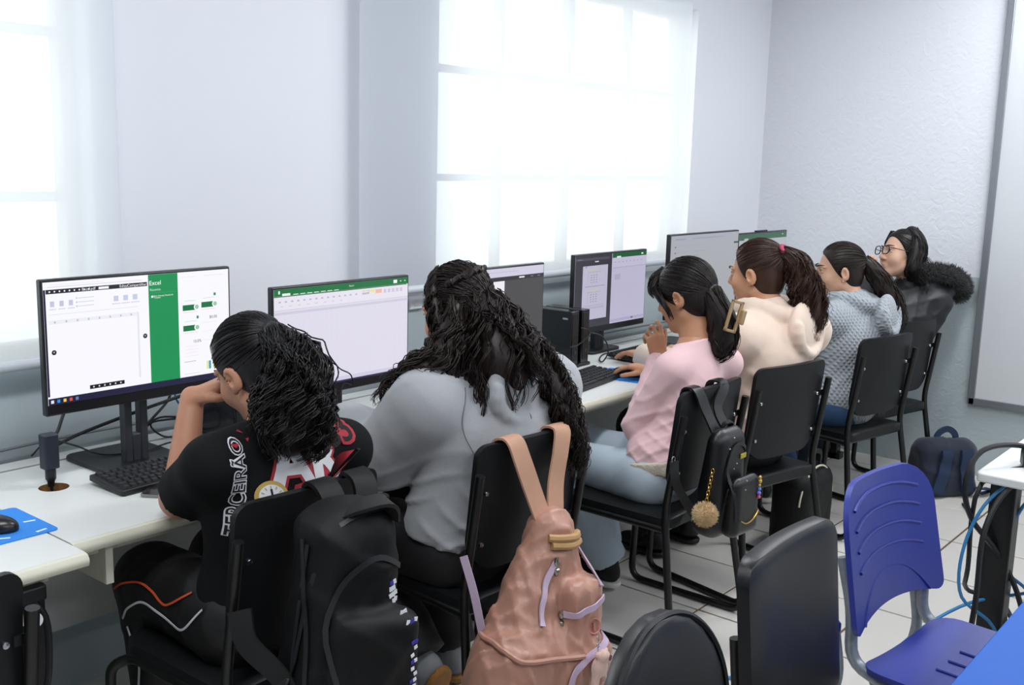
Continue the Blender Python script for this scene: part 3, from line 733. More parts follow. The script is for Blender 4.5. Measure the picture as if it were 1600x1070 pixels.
m4 += [(.13, .835, .15, .845, '55546a'), (.10, .10, .44, .108, '2a2a50'), (.50, .935, 1, 1, '1a5a34'), (.56, .925, .62, .955, 'd8e0da'), (.92, .955, .95, .975, 'e8eee8'), (.50, .80, 1, .93, 'bdb9d0'), (.51, .79, 1, .797, '9b97b2')]
for k in range(8): m4.append((.53+k*.055, .865, .55+k*.055, .878, '9d99b4'))
m4 += [(.54, .62, .62, .70, 'a9a5c2'), (.50, .02, 1, .06, 'a8a4c0'), (.80, .03, .83, .05, '5a5878')]
for k in range(12): m4.append((.50, .10+k*.056, 1, .1012+k*.056, 'b3afc8'))
monitor('monitor with a page beside a lilac spreadsheet, behind the slim desktop computers', 3.565, 4.125, 2.58, 1.186, .345, m4, 'b8b4cc', 0)
m5 = [(0, .93, 1, 1, 'a2a6b2'), (.06, .945, .2, .955, '7f8796'), (.3, .945, .75, .955, '8a90a8'), (.06, .86, .45, .868, '9da0a8'), (.05, .845, .07, .86, '60656e'), (.06, .72, .4, .728, '94979e'), (.06, .78, .5, .787, '989ba2'), (.05, .60, .3, .608, '94979e'), (.93, .84, 1, .865, '31474a'), (.05, .77, .07, .785, '60656e')]  # dimming of a screen seen at a slant is put into these greys
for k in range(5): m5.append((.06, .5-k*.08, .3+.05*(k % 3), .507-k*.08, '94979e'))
monitor('tall page, coloured grey for its slanted view, on the monitor behind the sitter with the claw clip', 3.958, 4.584, 2.36, 1.27, .375, m5, 'a4a7ae', 0, logo=False)
m6 = [(0, .92, 1, 1, '2c5a40'), (0, .90, 1, .925, '2c5a40'), (.10, .89, .18, .93, 'aab0ac'), (.9, .95, .92, .97, 'c8d4cc'), (0, .75, 1, .895, 'a9adb4')]
monitor('farthest monitor, green title bar, beside the plaster wall', 4.77, 5.316, 2.456, 1.238, .337, m6, 'b4b7be', 0, webcam=True, logo=False)

# ------------------------------------------------------------------ things on the desks
def keyboard(label, x, y, a):
    k = thing('keyboard', label, 'keyboard', (x, y, DZ), math.radians(a), 'black keyboards on the desks')
    R = rot('X', 4); W, D = .44, .15
    o = MB().prism(rrect(W, D, .008, 4), .004, .018).build('keyboard_base', M_BLACK, k, bevel=.002); o.rotation_euler = (math.radians(4), 0, 0); o.location = (0, 0, .003)
    mb = MB(); rg = random.Random(3)
    for r_ in range(6):
        yy = D/2-.016-r_*.0225-(.004 if r_ else 0); xx = -W/2+.012
        while xx < W/2-.02:
            if -W/2+.285 < xx < -W/2+.293 or W/2-.10 < xx < W/2-.094: xx += .008; continue
            wd = .0165
            if r_ == 5 and -.12 < xx < -.02: wd = .11
            elif r_ in (2, 3, 4) and xx < -W/2+.02: wd = .024
            wd = min(wd, W/2-.008-xx)
            if wd > .008:
                a0, a1, b0, b1 = xx, xx+wd, yy-.017/2, yy+.017/2
                V = [(a0, b0, .018), (a1, b0, .018), (a1, b1, .018), (a0, b1, .018), (a0+.002, b0+.002, .0235), (a1-.002, b0+.002, .0235), (a1-.002, b1-.002, .0235), (a0+.002, b1-.002, .0235)]
                mb.add(V, [(4, 5, 6, 7), (0, 1, 5, 4), (1, 2, 6, 5), (2, 3, 7, 6), (3, 0, 4, 7)])
            xx += wd+.0035
    mb.build('keys', mat('black keycaps', '1d1e22', .5), o, kind='stuff')
    return k
keyboard('black keyboard in front of the nearest monitor, beside the phone', 1.535, 2.365, 2)
keyboard('black keyboard at the sleeve of the grey hoodie', 2.16, 2.27, -3)
keyboard('black keyboard beside the blue mouse pad with a hand on its mouse', 3.225, 2.275, 8)
keyboard('black keyboard under a hand with a cream cuff', 3.93, 2.43, 2)
m_bpad = mat('blue mouse pad cloth', '2c86e0', .7, var=.05, vscale=200); m_wprint = mat('white print', 'e6eef6', .6)
def mouse_pad(label, x, y, a, w, d, prints):
    p = thing('mouse_pad', label, 'mouse pad', (x, y, DZ), math.radians(a))
    MB().prism(rrect(w, d, .012, 5), 0, .003).build('pad', m_bpad, p)
    for f in prints:
        mb = MB(); f(mb); mb.build('white_print', m_wprint, p)
    return p
def stroke(*P): return lambda mb: mb.ribbon([(x, y, .0031) for x, y in P], [(0, 0, 1)]*len(P), .007, .0002)
def ringp(cx, cy, r): return lambda mb: mb.ribbon([(cx+r*math.cos(a), cy+r*math.sin(a), .0031) for a in np.linspace(0, 6.283, 24)], [(0, 0, 1)]*24, .006, .0002)
mouse_pad('blue mouse pad with white print under the black mouse, left corner', .985, 2.285, 0, .24, .21, [stroke((-.08, .02), (-.05, .06), (-.02, .03)), stroke((-.08, .0), (-.01, .055)), stroke((.04, .065), (.07, .05)), stroke((.085, -.01), (.11, -.015)), stroke((-.05, -.07), (-.02, -.085)), stroke((-.03, -.055), (.02, -.085)), stroke((.075, -.09), (.1, -.085))])
mouse_pad('blue mouse pad with a white ring emblem, beside the slim computers', 3.465, 2.245, 6, .20, .23, [ringp(.03, .05, .022), stroke((.0, .05), (.06, .05)), stroke((-.05, -.09), (.0, -.095))])
def mouse(label, x, y, a):
    m = thing('computer_mouse', label, 'mouse', (x, y, DZ+.003), math.radians(a))
    s = Solid((-.045, -.075, -.01), (.045, .075, .05), .0025)
    s.ell((0, -.008, .008), (.031, .055, .028)).ell((0, .02, .006), (.028, .042, .018), k=.02).cut((0, 0, .001), (0, 0, -1))
    s.build('mouse_shell', mat('satin black mouse', '16171b', .28), m)
    MB().lathe([(0, -.004), (.009, -.004), (.010, 0), (.009, .004), (0, .004)], (0, .035, .019), 14, 'x').build('scroll_wheel', M_BLACK, m, smooth=True)
    MB().tube(catmull([(0, .055, .008), (.005, .09, .004), (-.03, .16, .004), (-.02, .26, .004)], 16), .0017, 6).build('mouse_cable', M_CABLE, m, smooth=True)
    return m
mouse('black mouse lying on the left blue pad', .995, 2.275, 42)
mouse('black mouse held by a hand on the ring emblem pad', 3.455, 2.235, 12)
ph = thing('phone', 'dark phone lying beside the bare elbow on the desk', 'phone', (1.415, 2.215, DZ), math.radians(35))
MB().prism(rrect(.07, .145, .012, 5), 0, .008).build('phone_body', mat('silver phone rim', '8e8a88', .3, .7), ph, bevel=.002)
MB().prism(rrect(.064, .139, .010, 5), .008, .0086).build('phone_glass', mat('dark phone glass', '2a2427', .12), ph)
ad = thing('power_adapter', 'dark power adapter standing at the brown cable hole', 'adapter', (1.245, 2.49, DZ))
MB().box((-.019, -.016, .045), (.019, .016, .135)).build('adapter_body', mat('dark blue grey plastic', '222836', .4), ad, bevel=.004)
MB().lathe([(.008, .0), (.009, .012), (.013, .02), (.013, .045)], (0, -.002, .0), 14).build('plug', M_BLACK, ad, smooth=True)
MB().tube([(0, -.005, -.15), (0, -.004, .004)], .004, 8).build('plug_lead', M_CABLE, ad, smooth=True)
MB().tube(catmull([(.012, .0, .13), (.03, .01, .135), (.09, .08, .17), (.13, .07, .23), (.16, .02, .255)], 24), .0045, 8).build('monitor_lead', M_CABLE, ad, smooth=True)
def pc(label, x, y, a=0, w=.052, d=.19, h=.235, rows=0):
    c = thing('slim_computer', label, 'computer', (x, y, DZ), math.radians(a), 'slim desktop computers standing on the desk')
    MB().box((-w/2, 0, .012), (w/2, d, h)).build('case', mat('glossy black case', '101116', .22, coat=.2), c, bevel=.004)
    MB().box((-w/2-.012, -.004, 0), (w/2+.012, d+.004, .014)).build('stand_foot', M_BLACK, c, bevel=.004)
    MB().box((-w/2+.006, -.002, .03), (w/2-.006, .002, h-.012)).build('front_panel', M_BLACK, c, bevel=.001)
    MB().lathe([(0, -.0035), (.006, -.0035), (.007, 0)], (0, -.001, .065), 14, 'y').build('power_button', mat('dark chrome', '50535a', .3, .8), c, smooth=True)
    for z in (.10, .125): MB().box((-.007, -.0032, z), (.007, -.0015, z+.006)).build('port', mat('port black', '050506', .6), c)
    MB().box((-w/2-.0008, .02, h-.035), (-w/2, .045, h-.028)).build('badge', mat('grey badge', '8d939b', .5), c)
    return c
pc('slim black computer with a visible side, nearer of the pair by the ring emblem pad', 3.435, 2.47)
pc('slim black computer farther of the pair, in front of the lilac spreadsheet', 3.515, 2.475)
pc('slim black computer behind the head of the sitter in the black T-shirt', 1.80, 2.46, h=.20)
cable('computer_cable', 'black cable looping in front of the two slim computers', [(3.36, 2.44, .84), (3.42, 2.44, .845), (3.47, 2.43, .875), (3.465, 2.43, .90), (3.44, 2.445, .91)], .0025, M_CABLE)
cable('computer_cable', 'thin black cable drooping to the desk beside the farther slim computer', [(3.545, 2.55, .87), (3.60, 2.46, .86), (3.62, 2.43, .80), (3.60, 2.44, .752), (3.66, 2.5, .744), (3.8, 2.56, .744), (4.0, 2.52, .744)], .003, M_CABLE)
cable('desk_cable', 'black cable trailing over the foot of the nearest monitor', [(1.33, 2.76, .745), (1.36, 2.72, .79), (1.41, 2.68, .775), (1.45, 2.60, .757), (1.55, 2.56, .757), (1.65, 2.58, .757), (1.72, 2.57, .745)], .0025, M_CABLE)
cable('desk_cable', 'thick black cable behind the column of the nearest monitor', [(1.38, 2.77, .75), (1.46, 2.73, .79), (1.58, 2.66, .84), (1.72, 2.64, .87)], .005, M_CABLE)
cable('desk_cable', 'tangled black cable between the nearest monitor and the slim computer', [(1.62, 2.72, .745), (1.68, 2.70, .80), (1.76, 2.68, .785), (1.74, 2.66, .752), (1.68, 2.67, .75), (1.66, 2.70, .79), (1.78, 2.66, .80), (1.80, 2.66, .86)], .003, M_CABLE)
cable('desk_cable', 'black cable hanging behind the nearest monitor, by the blue cable', [(1.72, 2.70, .95), (1.73, 2.71, .86), (1.66, 2.70, .80), (1.60, 2.71, .746)], .004, M_CABLE)
cable('network_cable', 'blue network cable hanging behind the nearest monitor', [(1.76, 2.69, .93), (1.74, 2.70, .86), (1.77, 2.69, .81), (1.82, 2.68, .80)], .003, M_BLUECABLE)
cable('keyboard_cable', 'thin cable curling on the desk by the grey sleeve', [(2.25, 2.6, .744), (2.10, 2.45, .744), (1.98, 2.44, .744), (1.95, 2.36, .744), (2.1, 2.33, .746)], .0022, M_CABLE)
br = thing('desk_bracket', 'black bracket with a white knob hanging under the left desk', 'bracket', (.972, 2.10, .52))  # under-desk bracket with a knob and a strap loop
MB().box((-.03, -.06, .13), (.03, .16, .165)).build('bracket_arm', M_BLACK, br, bevel=.006)
MB().lathe([(0, -.008), (.014, -.008), (.016, 0), (.016, .008), (.008, .012)], (-.005, -.07, .10), 16, 'y').build('knob', WHITE_PAINT, br, smooth=True)
MB().tube(catmull([(0, -.05, .14), (.025, -.06, .08), (.02, -.06, -.05), (-.01, -.05, -.12), (-.04, -.03, -.13)], 20), .007, 8).build('strap_loop', M_CABLE, br, smooth=True)

# cables hanging from the white table on the right
cable('hanging_cable', 'thick black cable arching over the corner of the white table', [(3.35, .66, .76), (3.22, .74, .80), (3.10, .80, .79), (3.06, .82, .70), (3.08, .80, .60), (3.14, .74, .50), (3.20, .68, .36), (3.24, .62, .1)], .008, M_CABLE)
cable('hanging_cable', 'black cable crossing in front of the white table leg', [(3.22, .60, .745), (3.10, .70, .72), (3.02, .745, .60), (2.98, .74, .40), (2.93, .74, .2), (2.90, .74, .012), (3.0, .70, .012)], .008, M_CABLE)
cable('hanging_cable', 'black cable wrapped round the white table leg', [(3.3, .65, .745), (3.12, .79, .70), (3.10, .80, .45), (3.20, .82, .34), (3.28, .74, .3), (3.15, .66, .22), (3.05, .68, .05), (3.12, .80, .012), (3.3, .8, .012)], .007, M_CABLE)
cable('network_cable', 'blue network cable hanging from the white table', [(3.30, .62, .745), (3.12, .74, .69), (3.06, .80, .55), (3.05, .80, .38), (3.12, .72, .28), (3.2, .68, .1), (3.2, .7, .01)], .005, M_BLUECABLE)
cable('network_cable', 'blue network cable looping out over the floor tiles', [(3.26, .66, .36), (3.10, .80, .33), (2.96, .92, .22), (2.90, .96, .10), (2.90, .90, .03), (3.0, .78, .012), (3.15, .7, .012)], .005, M_BLUECABLE)
cable('network_cable', 'second blue cable behind the white table leg', [(3.36, .62, .73), (3.20, .70, .62), (3.18, .72, .45), (3.24, .66, .36), (3.3, .62, .2)], .005, M_BLUECABLE)
pl = thing('power_plug', 'black plug lying on the corner of the white table', 'plug', (3.24, .70, .74), .4)
MB().box((-.03, -.022, 0), (.03, .022, .05)).build('plug_body', M_BLACK, pl, bevel=.008, seg=3)
MB().tube([(.03, 0, .02), (.06, 0, .016)], .008, 8).build('plug_collar', M_BLACK, pl, smooth=True)
cable('floor_cable', 'blue cable lying on the floor under the row of chairs', [(2.35, 1.62, .006), (2.62, 1.50, .006), (3.0, 1.28, .006), (3.2, 1.22, .006)], .006, M_BLUECABLE)

# ------------------------------------------------------------------ bags
M_BAG = mat('black polyester', '0c0d0e', .6, bump=.3, bscale=350, bdist=.0008, spec=.25)
M_WEB = mat('black webbing', '0a0a0b', .7, bump=.4, bscale=600, bdist=.0006)
M_ZIPB = mat('black zip', '1d1e22', .4)
def on(bvh, pts, d, off=.002, n=24):
    """smooth path laid on a surface; pts are points in front of it, d the casting direction"""
    C = catmull(pts, n); r = [cast(bvh, p, d, off) for p in C]
    P, N = np.array([a for a, _ in r]), np.array([b for _, b in r])
    for _ in range(3): P[1:-1] = (P[:-2]+2*P[1:-1]+P[2:])/4; N[1:-1] = (N[:-2]+2*N[1:-1]+N[2:])/4
    return P+N*.0015, N
WV = [(60, 20, 25), (-50, 30, 40), (20, 60, 50), (80, 10, -30)]
# big black backpack
b1 = thing('backpack', 'big black backpack hung on the nearest chair', 'backpack', (1.39, 1.56, 0))
o1 = np.array((1.39, 1.56, 0)); Rz = rot('Z', -8) @ rot('Y', 4)
s = Solid((1.15, 1.35, .18), (1.66, 1.74, .96), .008)
s.rbox((1.385, 1.570, .575), (.125, .092, .285), .06, Rz, taper=(.80, .75))
s.rbox((1.385, 1.485, .495), (.11, .05, .17), .04, Rz, k=.012, taper=(.92, .7))
s.ell((1.42, 1.60, .825), (.085, .07, .045), Rz, k=.05)
s.folds(.012, [(40, 20, 25), (-30, 30, 30), (20, 40, 30)], 5)
s.build('bag_body', M_BAG, b1, o1); bv = s.bvh()
def SN(P):
    """outward normals of a strap that runs up, over a chair top and down"""
    T = np.gradient(np.asarray(P, float), axis=0); N = np.cross(T, np.array([1., 0, 0])); N /= np.linalg.norm(N, axis=1)[:, None]
    return -N if N[0][1] > 0 else N
def bagpart(bag, org, name, m, P, N, w, t=.004):
    return MB().ribbon(P-org, N, w, t).build(name, m, bag, smooth=True)
P, N = on(bv, [(1.30, 1.3, .40), (1.29, 1.3, .62), (1.33, 1.3, .74), (1.41, 1.3, .775), (1.47, 1.3, .74)], (0, 1, 0)); bagpart(b1, o1, 'zip', M_ZIPB, P, N, .012, .003)
P, N = on(bv, [(1.0, 1.50, .32), (1.0, 1.53, .5), (1.0, 1.55, .68), (1.0, 1.58, .82)], (1, 0, 0)); bagpart(b1, o1, 'zip', M_ZIPB, P, N, .010, .003)
P, N = on(bv, [(1.0, 1.56, .86), (1.31, 1.5, 1.1), (1.40, 1.5, 1.1)], (.3, .1, -1)); bagpart(b1, o1, 'top_seam', M_ZIPB, P, N, .01, .002)
P = catmull([(1.43, 1.63, .80), (1.435, 1.655, .855), (1.44, 1.69, .876), (1.44, 1.715, .86), (1.44, 1.72, .74)], 20); bagpart(b1, o1, 'shoulder_strap', M_BAG, P, SN(P), .06, .010)
P = catmull([(1.50, 1.62, .78), (1.53, 1.655, .855), (1.54, 1.69, .876), (1.545, 1.715, .86), (1.545, 1.72, .74)], 20); bagpart(b1, o1, 'shoulder_strap', M_BAG, P, SN(P), .06, .010)
P = catmull([(1.37, 1.56, .845), (1.40, 1.52, .875), (1.45, 1.50, .878), (1.48, 1.52, .83)], 16); bagpart(b1, o1, 'carry_handle', M_WEB, P, np.tile((0, -.3, 1), (16, 1)), .04, .008)
P = catmull([(1.225, 1.69, .66), (1.22, 1.66, .60), (1.25, 1.60, .54), (1.275, 1.565, .46), (1.28, 1.55, .34), (1.29, 1.55, .25)], 26); bagpart(b1, o1, 'adjuster_strap', M_WEB, P, np.tile((-1, -.4, .2), (26, 1)), np.linspace(.055, .03, 26), .006)
MB().box((1.245-1.39, 1.575-1.56, .505), (1.275-1.39, 1.615-1.56, .535), rot('Y', 30)).build('buckle', M_BLACK, b1, bevel=.004)
# white and blue lettering running down the right edge of the front
mb = MB(); rg = random.Random(8); z = .71
while z > .46:
    if not .60 < z < .625:
        for dx in ((.006, .016, .026) if z > .61 else (.014, .024)):
            if rg.random() < .8:
                mb.m = 0 if rg.random() < .68 else 1
                hgt = .012 if z > .6 else .009
                c, nn = cast(bv, (1.442+dx, 1.2, z), (0, 1, 0), .002)
                mb.box(c+np.array((-.0046, -.0006, -hgt*.42)), c+np.array((.0046, .0006, hgt*.42)), rot('Y', rg.uniform(-20, 20)))
    z -= .0145
mb.V = [tuple(np.array(v)-o1) for v in mb.V]
mb.build('lettering', [mat('white ink', 'eef0f4', .6), mat('violet blue ink', '3a35a0', .6)], b1, kind='stuff')
# dusty pink backpack
M_ROSE = mat('dusty rose nylon', 'ab7d6b', .42, var=.10, vscale=14, bump=.5, bscale=45, stretch=(1, 1, .35), bdist=.004, sheen=.1)
M_LILAC = mat('lilac zip tape', 'b9a5bb', .6); M_TAN = mat('tan webbing', 'b08a5c', .6, bump=.3, bscale=300); M_STRAP = mat('peach webbing', 'b48a72', .7, bump=.3, bscale=500)
o2 = np.array((2.02, 1.5, 0)); b2 = thing('backpack', 'dusty pink nylon backpack with lilac zips hanging by its peach straps', 'backpack', o2)
s = Solid((1.72, 1.32, .10), (2.28, 1.68, .74), .007)
s.cone((2.095, 1.555, .64), (2.09, 1.50, .32), .048, .085).cone((2.075, 1.56, .635), (1.905, 1.54, .32), .045, .09, k=.05)
s.rbox((1.99, 1.51, .29), (.17, .085, .13), .06, rot('Z', -6), k=.05)
s.rbox((2.06, 1.445, .27), (.105, .05, .10), .035, rot('Z', -6), k=.012).rbox((2.09, 1.465, .455), (.062, .045, .075), .03, rot('Z', -6), k=.012)
s.ell((1.83, 1.53, .27), (.05, .075, .12), k=.02)
s.folds(.011, [(110, 70, 22), (-100, 60, 30), (90, -80, 18), (70, 110, 25), (140, 90, 10)], 11)
s.build('bag_body', M_ROSE, b2, o2); bv = s.bvh()
for pts, d, w in (([(2.035, 1.2, .59), (2.0, 1.2, .55), (1.965, 1.2, .50), (1.94, 1.2, .45)], (0, 1, 0), .016), ([(2.02, 1.2, .458), (2.07, 1.2, .468), (2.135, 1.2, .48)], (0, 1, 0), .016), ([(1.975, 1.2, .27), (1.985, 1.2, .325), (2.03, 1.2, .350), (2.10, 1.2, .360), (2.155, 1.2, .366)], (0, 1, 0), .018), ([(2.06, 1.2, .615), (2.10, 1.2, .63), (2.14, 1.2, .61), (2.16, 1.2, .56)], (0, 1, 0), .014)):
    P, N = on(bv, pts, d); bagpart(b2, o2, 'zip', M_LILAC, P, N, w, .004)
P, N = on(bv, [(1.5, 1.40, .36), (1.5, 1.46, .40), (1.5, 1.52, .42), (1.5, 1.58, .42)], (1, 0, 0), .004)
MB().tube([p-o2+n*.004*abs(math.sin(i*2.2)) for i, (p, n) in enumerate(zip(P, N))], .007, 7).build('gathered_pocket_hem', M_ROSE, b2, smooth=True)
for k in range(2):
    P, N = on(bv, [(2.03, 1.2, .640-.019*k), (2.08, 1.2, .634-.019*k), (2.13, 1.2, .628-.019*k)], (0, 1, 0), .005, 14)
    MB().tube(P-o2, .0105, 8).build('carry_handle', M_TAN, b2, smooth=True)
P = catmull([(2.07, 1.565, .655), (2.05, 1.59, .74), (2.025, 1.606, .82), (2.015, 1.622, .868), (2.015, 1.645, .878), (2.015, 1.672, .86), (2.02, 1.68, .78)], 30); bagpart(b2, o2, 'shoulder_strap', M_STRAP, P, SN(P), .062, .006)
P = catmull([(2.115, 1.565, .655), (2.145, 1.59, .74), (2.175, 1.60, .82), (2.195, 1.612, .868), (2.198, 1.635, .878), (2.20, 1.662, .86), (2.20, 1.67, .78)], 30); bagpart(b2, o2, 'shoulder_strap', M_STRAP, P, SN(P), .062, .006)
P = catmull([(1.87, 1.66, .60), (1.865, 1.62, .52), (1.87, 1.60, .44), (1.88, 1.585, .36)], 20); bagpart(b2, o2, 'adjuster_strap', M_LILAC, P, np.tile((-1, -.5, 0), (20, 1)), .02, .004)
def emblem(parent, org, c, n, r):
    n = np.asarray(n, float); n /= np.linalg.norm(n); a = np.cross(n, (0, 0, 1)); a /= np.linalg.norm(a); b = np.cross(a, n)
    MB().tube([c-org+r*(math.cos(t)*a+math.sin(t)*b) for t in np.linspace(0, 6.283, 25)[:-1]], .0022, 6, closed=True).tube([c-org-b*r*.6, c-org+b*r*.5], .003, 6).build('round_emblem', mat('pink rubber', 'c9837e', .5), parent, smooth=True)
c, n = cast(bv, (2.095, 1.2, .415), (0, 1, 0), .003); emblem(b2, o2, c, n, .019)
for (x, z) in ((2.03, .585), (2.02, .455), (1.975, .265)):
    c, n = cast(bv, (x, 1.2, z), (0, 1, 0), .008)
    MB().lathe([(0, .012), (.006, .010), (.008, .0), (.006, -.008), (0, -.010)], c-o2, 10).lathe([(0, -.012), (.009, -.018), (.010, -.026), (.006, -.034), (0, -.036)], c-o2, 10).build('zip_puller', mat('nickel puller', 'a8a49a', .25, 1), b2, smooth=True)
c = np.array((2.045, min(cast(bv, (2.05, 1.2, z), (0, 1, 0))[0][1] for z in (.43, .40, .37, .34, .31, .28))-.022, .43)); kr = thing('plush_keyring', 'small pale pink plush animal hanging from the dusty pink backpack', 'keyring', c)
sk = Solid((-.05, -.04, -.18), (.05, .04, .03), .003)
sk.ell((.012, 0, -.095), (.024, .018, .026)).ell((.016, -.006, -.066), (.019, .017, .017), k=.008).ell((-.004, 0, -.058), (.008, .005, .008), k=.004).ell((.036, 0, -.06), (.008, .005, .008), k=.004)
sk.cone((.0, 0, -.1), (-.016, -.004, -.16), .011, .009, k=.008).cone((.024, 0, -.105), (.03, -.004, -.135), .009, .007, k=.008)
sk.build('plush_body', mat('pale pink plush', 'd8b4a8', .95, bump=.8, bscale=300, sheen=.5), kr)
MB().lathe([(0, -.006), (.007, -.004), (.008, .004), (0, .006)], (.024, -.02, -.068), 12, 'y').build('plush_face', mat('shiny brown face', '6d4138', .2), kr, smooth=True)
for k in range(5): MB().tube([(.001+.003*math.cos(t), .003*math.sin(t)*(k % 2), -.008-.009*k+.006*math.sin(t)) for t in np.linspace(0, 6.283, 11)[:-1]], .001, 5, closed=True).build('chain_link', M_CHROME, kr, smooth=True)
# small black backpack
M_LEA = mat('black faux leather', '0d0e10', .38, bump=.2, bscale=400, bdist=.0006); M_GOLD = mat('gold metal', 'c9a654', .28, 1)
o3 = np.array((2.965, 1.52, 0)); b3 = thing('backpack', 'small black faux leather backpack with gold trim and a fluffy pompom', 'backpack', o3)
s = Solid((2.82, 1.34, .36), (3.12, 1.63, .82), .005); R3 = rot('Z', -4) @ rot('X', 4)
s.rbox((2.957, 1.53, .582), (.096, .060, .18), .05, R3, taper=(.86, .58)).rbox((2.965, 1.458, .515), (.078, .032, .098), .028, R3, k=.008, taper=(.92, .6))
s.build('bag_body', M_LEA, b3, o3); bv = s.bvh()
P, N = on(bv, [(2.90, 1.2, .48), (2.90, 1.2, .62), (2.93, 1.2, .70), (2.985, 1.2, .705), (3.03, 1.2, .66)], (0, 1, 0)); bagpart(b3, o3, 'zip', M_ZIPB, P, N, .010, .003)
P, N = on(bv, [(2.915, 1.2, .478), (2.95, 1.2, .462), (2.99, 1.2, .468), (3.02, 1.2, .49)], (0, 1, 0), .003); MB().tube(P-o3, .0022, 7).build('gold_trim', M_GOLD, b3, smooth=True)
c, n = cast(bv, (2.995, 1.2, .665), (0, 1, 0), .002); MB().box(c-o3+np.array((-.018, -.002, -.008)), c-o3+np.array((.018, .002, .008))).build('gold_plate', mat('brushed gold plate', 'cdbb4a', .35, .8), b3, bevel=.001)
for (x, z) in ((2.915, .70), (2.945, .73), (2.945, .63), (2.96, .645), (2.935, .575), (2.95, .60), (2.99, .70)):
    c, n = cast(bv, (x, 1.2, z), (0, 1, 0), .0); MB().lathe([(0, -.004), (.003, -.002), (.0035, .001)], c-o3, 8, 'y').build('stud', M_CHROME, b3, smooth=True)
for (xa, xb) in ((2.93, 2.90), (3.0, 3.06)):
    P = catmull([(xa+.01, 1.55, .73), (xa, 1.585, .80), (xb, 1.598, .862), (xb, 1.62, .876), (xb, 1.645, .86), (xb, 1.65, .76)], 22); bagpart(b3, o3, 'shoulder_strap', M_LEA, P, SN(P), .05, .006)
P = catmull([(2.80, 1.615, .66), (2.79, 1.60, .60), (2.82, 1.585, .54), (2.875, 1.57, .47)], 18); bagpart(b3, o3, 'adjuster_strap', M_WEB, P, np.tile((-1, -.5, .1), (18, 1)), .028, .004)
for c in ((-.17, .095, .665), (-.095, .055, .465)): MB().tube([(c[0]+.010*math.cos(t), c[1], c[2]+.010*math.sin(t)) for t in np.linspace(0, 6.283, 13)[:-1]], .002, 6, closed=True).build('strap_ring', M_CHROME, b3, smooth=True)
P = catmull([(2.955, 1.545, .735), (2.96, 1.53, .765), (2.99, 1.525, .765), (3.0, 1.54, .735)], 14); bagpart(b3, o3, 'carry_handle', M_LEA, P, np.tile((0, -.3, 1), (14, 1)), .016, .005)
pm = thing('pompom_charm', 'fluffy golden pompom on a gold chain at the small black backpack', 'charm', (2.835, 1.515, .50))
rg = np.random.RandomState(2); U = rg.randn(2600, 3); U /= np.linalg.norm(U, axis=1)[:, None]; t = np.linspace(.3, 1, 4)
ln = .040*(.9+.2*rg.rand(2600)); PP = U[:, None, :]*(t[None]*ln[:, None])[..., None]+rg.randn(2600, 4, 3)*.0018*t[None, :, None]
V, F = strands_mesh([(PP, np.tile([.0012, .0012, .001, .0003], (2600, 1)))])
s = Solid((-.05,)*3, (.05,)*3, .004).ell((0, 0, 0), (.033, .033, .033)); V, F = join_meshes([(V, F), s.mesh()])
link('fur_ball', raw_mesh('fur_ball', V, F, mat('golden faux fur', 'dcbf92', .9, var=.15, vscale=60, sheen=.3)), pm)
for k in range(9): MB().tube([(.004+.0035*k+.005*math.cos(t)*(k % 2), .005*math.cos(t)*((k+1) % 2), .045+.011*k+.008*math.sin(t)) for t in np.linspace(0, 6.283, 13)[:-1]], .0013, 5, closed=True).build('chain_link', M_GOLD, pm, smooth=True)
ch = thing('bead_charm', 'small gold and coloured bead charm on the front of the small black backpack', 'charm', (3.015, 1.425, .60))
for k, (hx, rr) in enumerate((('c9a654', .006), ('c9a654', .007), ('c9a654', .005), ('5a8ad0', .006), ('7a6ad0', .007), ('d05a7a', .006))):
    MB().lathe([(rr*math.sin(a), rr*math.cos(a)) for a in np.linspace(0, math.pi, 7)], (.002*(k % 2), 0, -k*.013), 10).build('bead', mat('bead '+hx, hx, .25, .5 if k < 3 else 0), ch, smooth=True)
# navy backpack on the floor
M_NAVY = mat('navy canvas', '0d172c', .8, bump=.4, bscale=250, sheen=.2, var=.15, vscale=30); M_NAVY2 = mat('navy webbing', '162a48', .75, bump=.3, bscale=400)
o4 = np.array((5.26, 1.53, 0)); b4 = thing('backpack', 'slumped navy blue backpack standing on the floor by the far wall', 'backpack', o4)
s = Solid((5.0, 1.28, -.02), (5.52, 1.80, .40), .008); R4 = rot('Z', -38)
s.rbox((5.26, 1.53, .13), (.155, .095, .135), .05, R4, taper=(.95, .8)).ell((5.20, 1.56, .23), (.09, .06, .05), R4, k=.04).ell((5.30, 1.48, .215), (.09, .06, .045), R4, k=.04)
s.cut((0, 0, .002), (0, 0, -1)).folds(.009, [(40, 30, 30), (-50, 40, 25), (30, 50, -45)], 3).build('bag_body', M_NAVY, b4, o4); bv = s.bvh()
fd = R4 @ np.array((0, -1., 0)); sd = R4 @ np.array((1., 0, 0)); c0 = np.array((5.26, 1.53, 0))
for u in (-.045, .06):
    P, N = on(bv, [c0+sd*(u+.3*e*0)+fd*.4+np.array((0, 0, z))+sd*(.03*e if u > 0 else -.05*e) for z, e in ((.24, 0), (.17, .1), (.10, .4), (.03, .8))], -fd, .004); bagpart(b4, o4, 'shoulder_strap', M_NAVY2, P, N, .062, .012)
P = catmull([c0+sd*-.05+np.array((0, 0, .24)), c0+sd*-.04+np.array((0, 0, .30)), c0+sd*.01+np.array((0, 0, .325)), c0+sd*.055+np.array((0, 0, .295)), c0+sd*.065+np.array((0, 0, .23))], 20); bagpart(b4, o4, 'carry_handle', M_NAVY2, P, np.tile(fd, (20, 1)), .03, .008)
